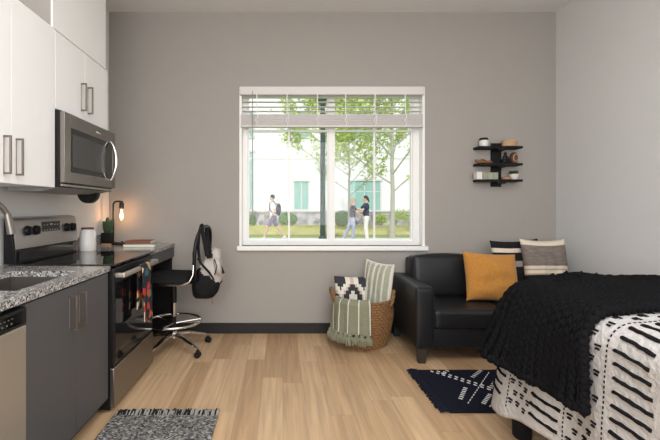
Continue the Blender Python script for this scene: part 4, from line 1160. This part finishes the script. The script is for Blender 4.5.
bm = B(); add_lathe(bm, [(0.002, 0), (0.034, 0), (0.042, 0.012), (0.045, 0.022), (0.040, 0.024), (0.03, 0.012), (0.002, 0.010)], (sx(505.5), ys_-0.01, zz), 28); obj('dish_bowl', bm, wood_light, t)
bm = B(); add_lathe(bm, [(0.002, 0.011), (0.022, 0.012), (0.026, 0.022), (0.018, 0.030), (0.002, 0.031)], (sx(505.5), ys_-0.01, zz), 20); obj('wooden_disc', bm, wood_mid, t)
t.name = 'wooden_dish'
t = thing('potted_succulent', 'green succulent in a white pot on the bottom shelf board', 'plant', (sx(513.5), ys_, zz))
bm = B(); add_lathe(bm, [(0.002, 0), (0.030, 0), (0.036, 0.01), (0.043, 0.052), (0.040, 0.056), (0.036, 0.050), (0.002, 0.048)], (sx(513.5), ys_, zz), 28); obj('pot', bm, ceramic, t)
bm = B()
for i in range(34):
    a = i*2.4; el = 0.35+1.1*(1-i/34); L_ = 0.035+0.025*(1-abs(i/34-0.4))
    d_ = Vector((math.cos(a)*math.cos(1.5-el*0.75), math.sin(a)*math.cos(1.5-el*0.75), math.sin(1.5-el*0.75)))
    p = Vector((sx(513.5), ys_, zz+0.048)); add_tube(bm, [p, p+d_*L_*0.5, p+d_*L_], [0.005, 0.007, 0.001], 6)
obj('succulent_leaves', bm, leaf_dark, t)

# outlet-free back wall; ------------------------------------------------------------------ OUTSIDE
facade_m = P('facade_siding', (0.84, 0.84, 0.82), 0.8)
concrete = P('sidewalk_concrete', (0.70, 0.67, 0.63), 0.9, var=0.05)
mulch = P('planting_bed_soil', (0.42, 0.33, 0.22), 0.95, var=0.3, vscale=5)
window_tint = P('far_window_glass', (0.30, 0.52, 0.46), 0.15, var=0.15, vscale=1.5)
post_green = P('lamp_post_green', (0.035, 0.06, 0.052), 0.4, 0.2)
bark = P('tree_bark', (0.42, 0.41, 0.33), 0.9, var=0.25, vscale=12, bump=0.5, bscale=30)
leaf_m = P('spring_leaf', (0.56, 0.68, 0.20), 0.6, var=0.25, vscale=1.3)
boxwood = P('boxwood_leaf', (0.13, 0.24, 0.05), 0.7, var=0.3, vscale=4)
grass_y = P('ornamental_grass_blade', (0.55, 0.55, 0.24), 0.8, var=0.5, vscale=1.5)
for m in (leaf_m, boxwood, grass_y):
    b = m.node_tree.nodes['Principled BSDF']; b.inputs['Transmission Weight'].default_value = 0.0; b.inputs['Subsurface Weight'].default_value = 0.0
# ground strips: lawn, sidewalk, bed
struct('ground', bx(-40, 60, YB+0.2, 60, -0.5, -0.03), lawn)
struct('ground_sidewalk', bx(-30, 50, 13.2, 17.0, -0.03, 0.0), concrete)
struct('ground_planting_bed', bx(-30, 50, 18.6, 29.95, -0.03, 0.02), mulch)
FY = 30.0; ps = 400/FY
fx_ = lambda px: (px-280)/ps
fz_ = lambda py: 1.27-(py-208)/ps
bd_ = thing('white_building', 'white sided building with a stone base across the lawn', 'building', (6, FY, 0))
bm = B(); add_box(bm, -16, 30, FY, FY+8, 0.95, 11.5); obj('siding_wall', bm, facade_m, bd_)
bm = B(); add_box(bm, -16.1, 30.1, FY-0.12, FY+8, 0, 0.95); obj('stone_base', bm, stone, bd_)
bm = B(); add_box(bm, -16.15, 30.15, FY-0.2, FY+8, 0.95, 1.08); obj('ledge', bm, P('ledge_stone', (0.55, 0.53, 0.5), 0.85), bd_)
seam_m = P('siding_seam', (0.70, 0.70, 0.68), 0.8)
bm = B()
x = -16.0
while x < 30: add_box(bm, x, x+0.03, FY-0.02, FY, 1.08, 11.5); x += 1.22
for z_ in (fz_(158), 8.6): add_box(bm, -16, 30, FY-0.04, FY, z_-0.08, z_+0.04)
obj('siding_batten', bm, seam_m, bd_)
def fwin(x0, x1, z0, z1):
    bm = B(); add_box(bm, x0-0.10, x0, FY-0.06, FY+0.02, z0-0.1, z1+0.1); add_box(bm, x1, x1+0.10, FY-0.06, FY+0.02, z0-0.1, z1+0.1)
    add_box(bm, x0-0.16, x1+0.16, FY-0.12, FY, z1, z1+0.16); add_box(bm, x0-0.10, x1+0.10, FY-0.08, FY, z0-0.1, z0)
    add_box(bm, (x0+x1)/2-0.03, (x0+x1)/2+0.03, FY-0.05, FY, z0, z1); add_box(bm, x0, x1, FY-0.05, FY, z0+(z1-z0)*0.62, z0+(z1-z0)*0.62+0.05)
    w_ = obj('window', bm, seam_m, bd_); bm = B(); add_box(bm, x0, x1, FY-0.03, FY-0.01, z0, z1); obj('pane', bm, window_tint, w_)
for (a, b_, c, d) in ((294.3, 308.2, 181.5, 209.5), (246, 253, 152, 209), (349, 380, 181, 210), (294, 308, 112, 137), (350, 376, 112, 137), (420, 436, 181, 210), (246, 253, 112, 137)):
    fwin(fx_(a), fx_(b_), fz_(d), fz_(c))

# lamp post
PX, PY = 42.8*13/400, 13.0
lpz = thing('street_lamp', 'dark green street lamp post standing by the sidewalk outside the window', 'street lamp', (PX, PY, 0))
bm = B(); add_lathe(bm, [(0.02, -0.03), (0.17, -0.03), (0.17, 0.12), (0.15, 0.16), (0.14, 0.30), (0.11, 0.36), (0.02, 0.36)], (PX, PY, 0), 20); obj('base', bm, post_green, lpz)
bm = B(); add_lathe(bm, [(0.02, 0.36), (0.088, 0.36), (0.078, 4.6), (0.02, 4.6)], (PX, PY, 0), 20)
for z_ in (0.5, 2.42, 2.62): add_lathe(bm, [(0.07, z_-0.03), (0.10, z_-0.03), (0.10, z_+0.03), (0.07, z_+0.03)], (PX, PY, 0), 20)
obj('pole', bm, post_green, lpz)
bm = B(); add_lathe(bm, [(0.02, 4.6), (0.10, 4.6), (0.16, 4.75), (0.24, 5.15), (0.26, 5.2), (0.10, 5.4), (0.02, 5.45)], (PX, PY, 0), 20); obj('lantern', bm, post_green, lpz)

# trees
def tree(label, x, y, h, r0, hb, crown_r, crown_z, nleaf, seed, leafsize=0.11, spread=1.0):
    rnd = random.Random(seed)
    t = thing('tree', label, 'tree', (x, y, 0))
    bm = B(); tips = []
    top = Vector((x+0.1*(rnd.random()-.5), y, h))
    tp = [Vector((x, y, -0.05)).lerp(top, i/8)+Vector((0.05*(rnd.random()-.5), 0.05*(rnd.random()-.5), 0)) for i in range(9)]
    tp[0] = Vector((x, y, -0.05))
    add_tube(bm, tp, [r0*1.25]+[r0*(1-0.8*i/8) for i in range(1, 9)], 10)
    obj('trunk', bm, bark, t)
    bm = B()
    def grow(p, d, L_, r, lv):
        n = 5; pts = [p]; 
        for i in range(n):
            d = (d+Vector((rnd.uniform(-.16, .16), rnd.uniform(-.16, .16), rnd.uniform(-.02, .16)))).normalized(); pts.append(pts[-1]+d*L_/n)
        add_tube(bm, pts, [r*(1-0.7*i/n) for i in range(n+1)], 6)
        for q in pts[2:]: tips.append((q, lv))
        if lv < 2:
            for i in (2, 3, 4, 5):
                a = rnd.uniform(0, 2*PI); nd = (d+Vector((math.cos(a), math.sin(a), rnd.uniform(-0.1, 0.5)))*0.8).normalized()
                grow(pts[i], nd, L_*0.55, r*0.5, lv+1)
    nb = 15
    for k in range(nb):
        z_ = hb+(h-hb)*0.92*k/nb; a = k*2.4+rnd.random()*0.5
        f = z_/h; tpt = Vector((x, y, 0)).lerp(top, f); tpt.z = z_
        L_ = crown_r*(1.0-0.55*(z_-hb)/(h-hb))*rnd.uniform(0.8, 1.15)*spread
        grow(tpt, Vector((math.cos(a), math.sin(a)*0.9, 0.6)).normalized(), L_, r0*0.38, 0)
    obj('branches', bm, bark, t)
    bm = B()
    for i in range(nleaf):
        q, lv = tips[rnd.randrange(len(tips))]
        c = q+Vector((rnd.gauss(0, 0.13), rnd.gauss(0, 0.13), rnd.gauss(0, 0.11)))
        R = Euler((rnd.uniform(0, 6.28), rnd.uniform(0, 6.28), rnd.uniform(0, 6.28))).to_matrix(); s_ = leafsize*rnd.uniform(0.6, 1.25)
        pts = [Vector((0, -0.5, 0)), Vector((0.28, -0.1, 0.05)), Vector((0.12, 0.2, 0)), Vector((0, 0.55, 0.03)), Vector((-0.12, 0.2, 0)), Vector((-0.28, -0.1, 0.05))]
        bm.faces.new([bm.verts.new(c+R @ (p*s_)) for p in pts])
    obj('foliage', bm, leaf_m, t, smooth=False, fix=False)
tree('slim spring tree with pale trunk, the nearest tree seen right of the window middle', 112*16.9/400, 16.9, 8.2, 0.105, 1.9, 3.2, 5, 9500, 5, 0.19)
tree('small multi branched tree behind the couple, farther across the lawn', 69*22/400, 22.0, 6.6, 0.07, 1.9, 2.5, 4.2, 5200, 11, 0.17)
tree('leafy tree close behind the street lamp post', 43*17.5/400, 17.5, 7.6, 0.08, 2.9, 2.0, 5, 6500, 23, 0.19)

def shrub(label, px, py_base, Y, wpx, hpx, m, seed, loose=False):
    rnd = random.Random(seed); k_ = Y/400; x = (px-280)*k_; rw = wpx*k_/2; hh = hpx*k_
    t = thing('shrub', label, 'shrub', (x, Y, 0.02))
    bm = B(); add_tube(bm, [(x, Y, 0.0), (x+0.02, Y, hh*0.5)], [0.03, 0.015], 6); obj('stem', bm, bark, t)
    bm = B()
    for i in range(900 if not loose else 420):
        u = rnd.random()*2*PI; w_ = rnd.uniform(-0.6, 1); r = rnd.uniform(0.78, 1.0) if not loose else rnd.uniform(0.3, 1.0)
        c = Vector((x+rw*r*math.sqrt(max(0, 1-w_*w_))*math.cos(u), Y+rw*r*math.sqrt(max(0, 1-w_*w_))*math.sin(u), 0.06+hh*0.5+hh*0.5*w_*r))
        R = Euler((rnd.uniform(0, 6.28), rnd.uniform(0, 6.28), 0)).to_matrix(); s_ = 0.09*rnd.uniform(0.7, 1.3)*(1.3 if loose else 1)
        pts = [Vector((0, -0.5, 0)), Vector((0.3, 0, 0.05)), Vector((0, 0.5, 0)), Vector((-0.3, 0, 0.05))]
        bm.faces.new([bm.verts.new(c+R @ (p*s_)) for p in pts])
    if not loose: add_ball(bm, (x, Y, 0.05+hh*0.47), (rw*0.86, rw*0.86, hh*0.46), 16, 10)
    obj('leaves', bm, m, t, smooth=False, fix=False)
shrub('round clipped shrub behind the walking person on the left', 288, 228, 25.4, 20, 15, boxwood, 1)
shrub('round clipped shrub left of the embracing pair', 342, 228, 25.0, 16, 17, boxwood, 2)
shrub('low shrub left of the walking person at the window edge', 252, 228, 25.4, 9, 13, boxwood, 3)
shrub('loose leafy shrub just right of the pair and before the stone base', 381, 228, 25.5, 14, 14, leaf_m, 4, True)
shrub('loose leafy shrub beside the right tree trunk', 403, 228, 25.5, 22, 19, leaf_m, 5, True)
bm = B(); rnd = random.Random(3)
for i in range(9500):
    x = rnd.uniform(-3.5, 12.5); y = rnd.uniform(18.7, 25.0); a = rnd.uniform(-0.5, 0.5); h = rnd.uniform(0.12, 0.34)*(0.6+0.5*noise.noise(Vector((x*0.8, y*0.8, 0)))+0.2)
    bm.faces.new([bm.verts.new((x-0.025, y, 0.0)), bm.verts.new((x+0.025, y, 0.0)), bm.verts.new((x+a*h, y+0.05, h))])
tag(obj('ornamental_grass', bm, grass_y, smooth=False, fix=False), 'yellow green ornamental grasses in the planting bed', 'grass', kind='stuff')

# ------------------------------------------------------------------ people outside
skin_m = P('skin', (0.62, 0.40, 0.30), 0.6); hair_dark = P('dark_hair', (0.03, 0.022, 0.02), 0.6); hair_fair = P('fair_hair', (0.42, 0.25, 0.14), 0.6)
white_cloth = P('white_cotton', (0.78, 0.78, 0.77), 0.9); purple_cloth = P('grey_purple_cloth', (0.20, 0.17, 0.24), 0.9)
navy_cloth = P('navy_cotton', (0.03, 0.04, 0.07), 0.9); char_cloth = P('charcoal_cloth', (0.05, 0.045, 0.065), 0.9); cream_cloth = P('cream_cotton', (0.75, 0.70, 0.64), 0.9)
blue_cloth = P('grey_blue_cloth', (0.36, 0.38, 0.48), 0.9); shoe_m = P('white_shoe', (0.65, 0.63, 0.6), 0.7); dark_eye = P('eye_dark', (0.02, 0.02, 0.02), 0.3); lip_m = P('lip', (0.45, 0.18, 0.15), 0.6)
def remesh(o, vox):
    md = o.modifiers.new('remesh', 'REMESH'); md.mode = 'VOXEL'; md.voxel_size = vox; md.use_smooth_shade = True
    m2 = o.modifiers.new('smooth', 'SMOOTH'); m2.factor = 0.5; m2.iterations = 4
def person(label, X, Y, face, H, J, hair, hairstyle, top, bottom, short_legs, sleeve=0.55, shoes=True, extra=None, lean=0.0):
    """J: joints in (forward, side, up) for a 1.75 m figure; face = +1 looks to +X, -1 to -X"""
    k = H/1.75
    t = thing('person', label, 'person', (X, Y, 0))
    def W(p): return Vector((X+face*(p[0]+lean*p[2])*k, Y+p[1]*k, p[2]*k))
    def cap(bm, a, b_, ra, rb): add_capsule(bm, W(a), W(b_), ra*k, rb*k)
    def ball(bm, c, r): add_ball(bm, W(c), (r[0]*k, r[1]*k, r[2]*k))
    bm = B()
    hd = J.get('head', (0.02, 0, 1.625))
    ball(bm, hd, (0.092, 0.074, 0.112)); ball(bm, (hd[0]+0.035, hd[1], hd[2]-0.055), (0.055, 0.052, 0.055))
    cap(bm, (hd[0]+0.085, hd[1], hd[2]+0.0), (hd[0]+0.108, hd[1], hd[2]-0.03), 0.012, 0.015)
    for s_ in (-1, 1): ball(bm, (hd[0]-0.005, hd[1]+s_*0.075, hd[2]-0.01), (0.018, 0.009, 0.03))
    cap(bm, (hd[0]-0.02, 0, 1.54), (0, 0, 1.42), 0.052, 0.060)
    ball(bm, (0, 0, 1.30), (0.112, 0.165, 0.18)); ball(bm, (0, 0, 1.11), (0.10, 0.135, 0.17)); ball(bm, (0, 0, 0.95), (0.115, 0.160, 0.13))
    for n_, s_ in (('l', -1), ('r', 1)):
        sh = (0.0, s_*0.175, 1.40); el = J['el'+n_]; wr = J['wr'+n_]
        cap(bm, (0, s_*0.08, 1.42), sh, 0.06, 0.058); cap(bm, sh, el, 0.052, 0.040); cap(bm, el, wr, 0.040, 0.026)
        d = (Vector(wr)-Vector(el)).normalized(); w_ = Vector(wr); sd = Vector((0, 1, 0)); sd = (sd-d*sd.dot(d)).normalized(); up = d.cross(sd)
        cap(bm, w_, w_+d*0.075, 0.028, 0.034)
        for q, (o_, L_) in enumerate(((-0.027, 0.070), (-0.009, 0.082), (0.009, 0.076), (0.027, 0.060))):
            a = w_+d*0.085+sd*o_; b_ = a+d*L_*0.55; c = b_+(d*0.8+up*0.5*face).normalized()*L_*0.5
            cap(bm, a, b_, 0.0115, 0.0105); cap(bm, b_, c, 0.0105, 0.009)
        a = w_+d*0.03+sd*0.028*(-s_); b_ = a+(d*0.6+sd*(-s_)*0.8).normalized()*0.045; cap(bm, a, b_, 0.014, 0.011); cap(bm, b_, b_+d*0.03, 0.011, 0.009)
        hp = (0, s_*0.088, 0.93); kn = J['kn'+n_]; an = J['an'+n_]; toe = J.get('toe'+n_, (an[0]+0.16, an[1], 0.03))
        cap(bm, hp, kn, 0.085, 0.058); cap(bm, kn, (kn[0]*0.6+an[0]*0.4-0.015, kn[1], kn[2]*0.6+an[2]*0.4), 0.056, 0.054); cap(bm, kn, an, 0.052, 0.037)
        cap(bm, (an[0]-0.03, an[1], max(0.04, an[2]-0.04)), toe, 0.042, 0.032)
    body = obj('body', bm, skin_m, t); remesh(body, 0.011)
    # face
    bm = B()
    for s_ in (-1, 1): ball(bm, (hd[0]+0.083, hd[1]+s_*0.030, hd[2]+0.005), (0.010, 0.012, 0.008))
    obj('eyes', bm, dark_eye, t)
    bm = B(); ball(bm, (hd[0]+0.087, hd[1], hd[2]-0.063), (0.009, 0.024, 0.008)); obj('mouth', bm, lip_m, t)
    bm = B(); ball(bm, (hd[0]-0.018, hd[1], hd[2]+0.028), (0.098, 0.086, 0.103))
    if hairstyle == 'tail': cap(bm, (hd[0]-0.10, hd[1], hd[2]+0.02), (hd[0]-0.15, hd[1], hd[2]-0.13), 0.040, 0.022)
    if hairstyle == 'long': cap(bm, (hd[0]-0.06, hd[1], hd[2]), (hd[0]-0.075, hd[1], hd[2]-0.20), 0.07, 0.055)
    o = obj('hair', bm, hair, t); remesh(o, 0.012)
    # top
    bm = B()
    ball(bm, (0, 0, 1.30), (0.128, 0.182, 0.185)); ball(bm, (0, 0, 1.10), (0.122, 0.160, 0.18)); cap(bm, (0, -0.06, 0.98), (0, 0.06, 0.98), 0.122, 0.122)
    for n_, s_ in (('l', -1), ('r', 1)):
        sh = Vector((0.0, s_*0.175, 1.395)); el = Vector(J['el'+n_]); cap(bm, (0, s_*0.06, 1.40), sh, 0.068, 0.068); cap(bm, sh, sh.lerp(el, min(1, sleeve)), 0.066, 0.064)
        if sleeve > 1: cap(bm, el, el.lerp(Vector(J['wr'+n_]), sleeve-1), 0.052, 0.04)
    o = obj('shirt', bm, top, t); remesh(o, 0.012)
    bm = B(); ball(bm, (0, 0, 0.93), (0.130, 0.175, 0.14))
    for n_, s_ in (('l', -1), ('r', 1)):
        hp = Vector((0, s_*0.088, 0.92)); kn = Vector(J['kn'+n_]); an = Vector(J['an'+n_])
        if short_legs: cap(bm, hp, hp.lerp(kn, 0.72), 0.108, 0.098)
        else: cap(bm, hp, kn, 0.104, 0.078); cap(bm, kn, kn.lerp(an, 0.93), 0.076, 0.066)
    o = obj('shorts' if short_legs else 'trousers', bm, bottom, t); remesh(o, 0.012)
    for n_ in 'lr':
        an = J['an'+n_]; toe = J.get('toe'+n_, (an[0]+0.16, an[1], 0.03)); bm = B()
        cap(bm, (an[0]-0.03, an[1], max(0.045, an[2]-0.035)), toe, 0.050, 0.040); cap(bm, (an[0]-0.02, an[1], an[2]), (an[0]+0.02, an[1], an[2]-0.02), 0.048, 0.046)
        o = obj('shoe', bm, shoe_m, t); remesh(o, 0.012)
    return t, W, k
walk = dict(ell=(-0.10, -0.24, 1.13), wrl=(0.06, -0.24, 0.93), elr=(0.08, 0.24, 1.14), wrr=(0.26, 0.22, 1.08),
            knl=(0.20, -0.09, 0.52), anl=(0.36, -0.09, 0.11), toel=(0.52, -0.09, 0.07), knr=(-0.14, 0.09, 0.51), anr=(-0.42, 0.09, 0.15), toer=(-0.30, 0.09, 0.035))
sc_ = 15.6/400
t, W, k = person('person in white t-shirt and grey shorts walking left with a dark backpack', (273.5-280)*sc_, 15.6, -1, 1.80, walk, hair_dark, 'short', white_cloth, purple_cloth, True, lean=0.02)
rp = thing('dark_backpack', 'dark backpack worn by the walking person outside', 'backpack', tuple(W((-0.2, 0, 1.1))))
bm = B(); add_ball(bm, W((-0.215, 0, 1.18)), (0.10, 0.15, 0.25), 20, 14); obj('bag_body', bm, charcoal, rp)
bm = B()
for s_ in (-0.11, 0.11): add_tube(bm, [W((-0.15, s_, 1.36)), W((-0.02, s_, 1.49)), W((0.12, s_, 1.40)), W((0.135, s_, 1.20)), W((0.02, s_*1.5, 1.05)), W((-0.14, s_, 1.02))], 0.018, 8)
obj('shoulder_strap', bm, charcoal, rp)
stand = dict(ell=(0.18, -0.20, 1.17), wrl=(0.44, -0.13, 1.26), elr=(0.20, 0.20, 1.18), wrr=(0.46, 0.12, 1.28),
             knl=(0.03, -0.10, 0.50), anl=(-0.02, -0.10, 0.08), knr=(-0.02, 0.10, 0.50), anr=(-0.07, 0.11, 0.08), head=(0.03, 0, 1.625))
person('person with dark ponytail in navy shirt and cream trousers reaching out', (366-280)*sc_, 15.6, -1, 1.76, stand, hair_dark, 'tail', navy_cloth, cream_cloth, False)
near = dict(ell=(0.12, -0.22, 1.17), wrl=(0.30, -0.16, 1.08), elr=(0.08, 0.23, 1.15), wrr=(0.24, 0.20, 1.00),
            knl=(0.06, -0.09, 0.50), anl=(0.02, -0.09, 0.08), knr=(-0.12, 0.10, 0.50), anr=(-0.30, 0.10, 0.10), toer=(-0.16, 0.10, 0.03))
person('fair haired person in charcoal top and grey blue trousers being embraced', (351.5-280)*sc_, 15.62, 1, 1.66, near, hair_fair, 'long', char_cloth, blue_cloth, False, lean=0.04)
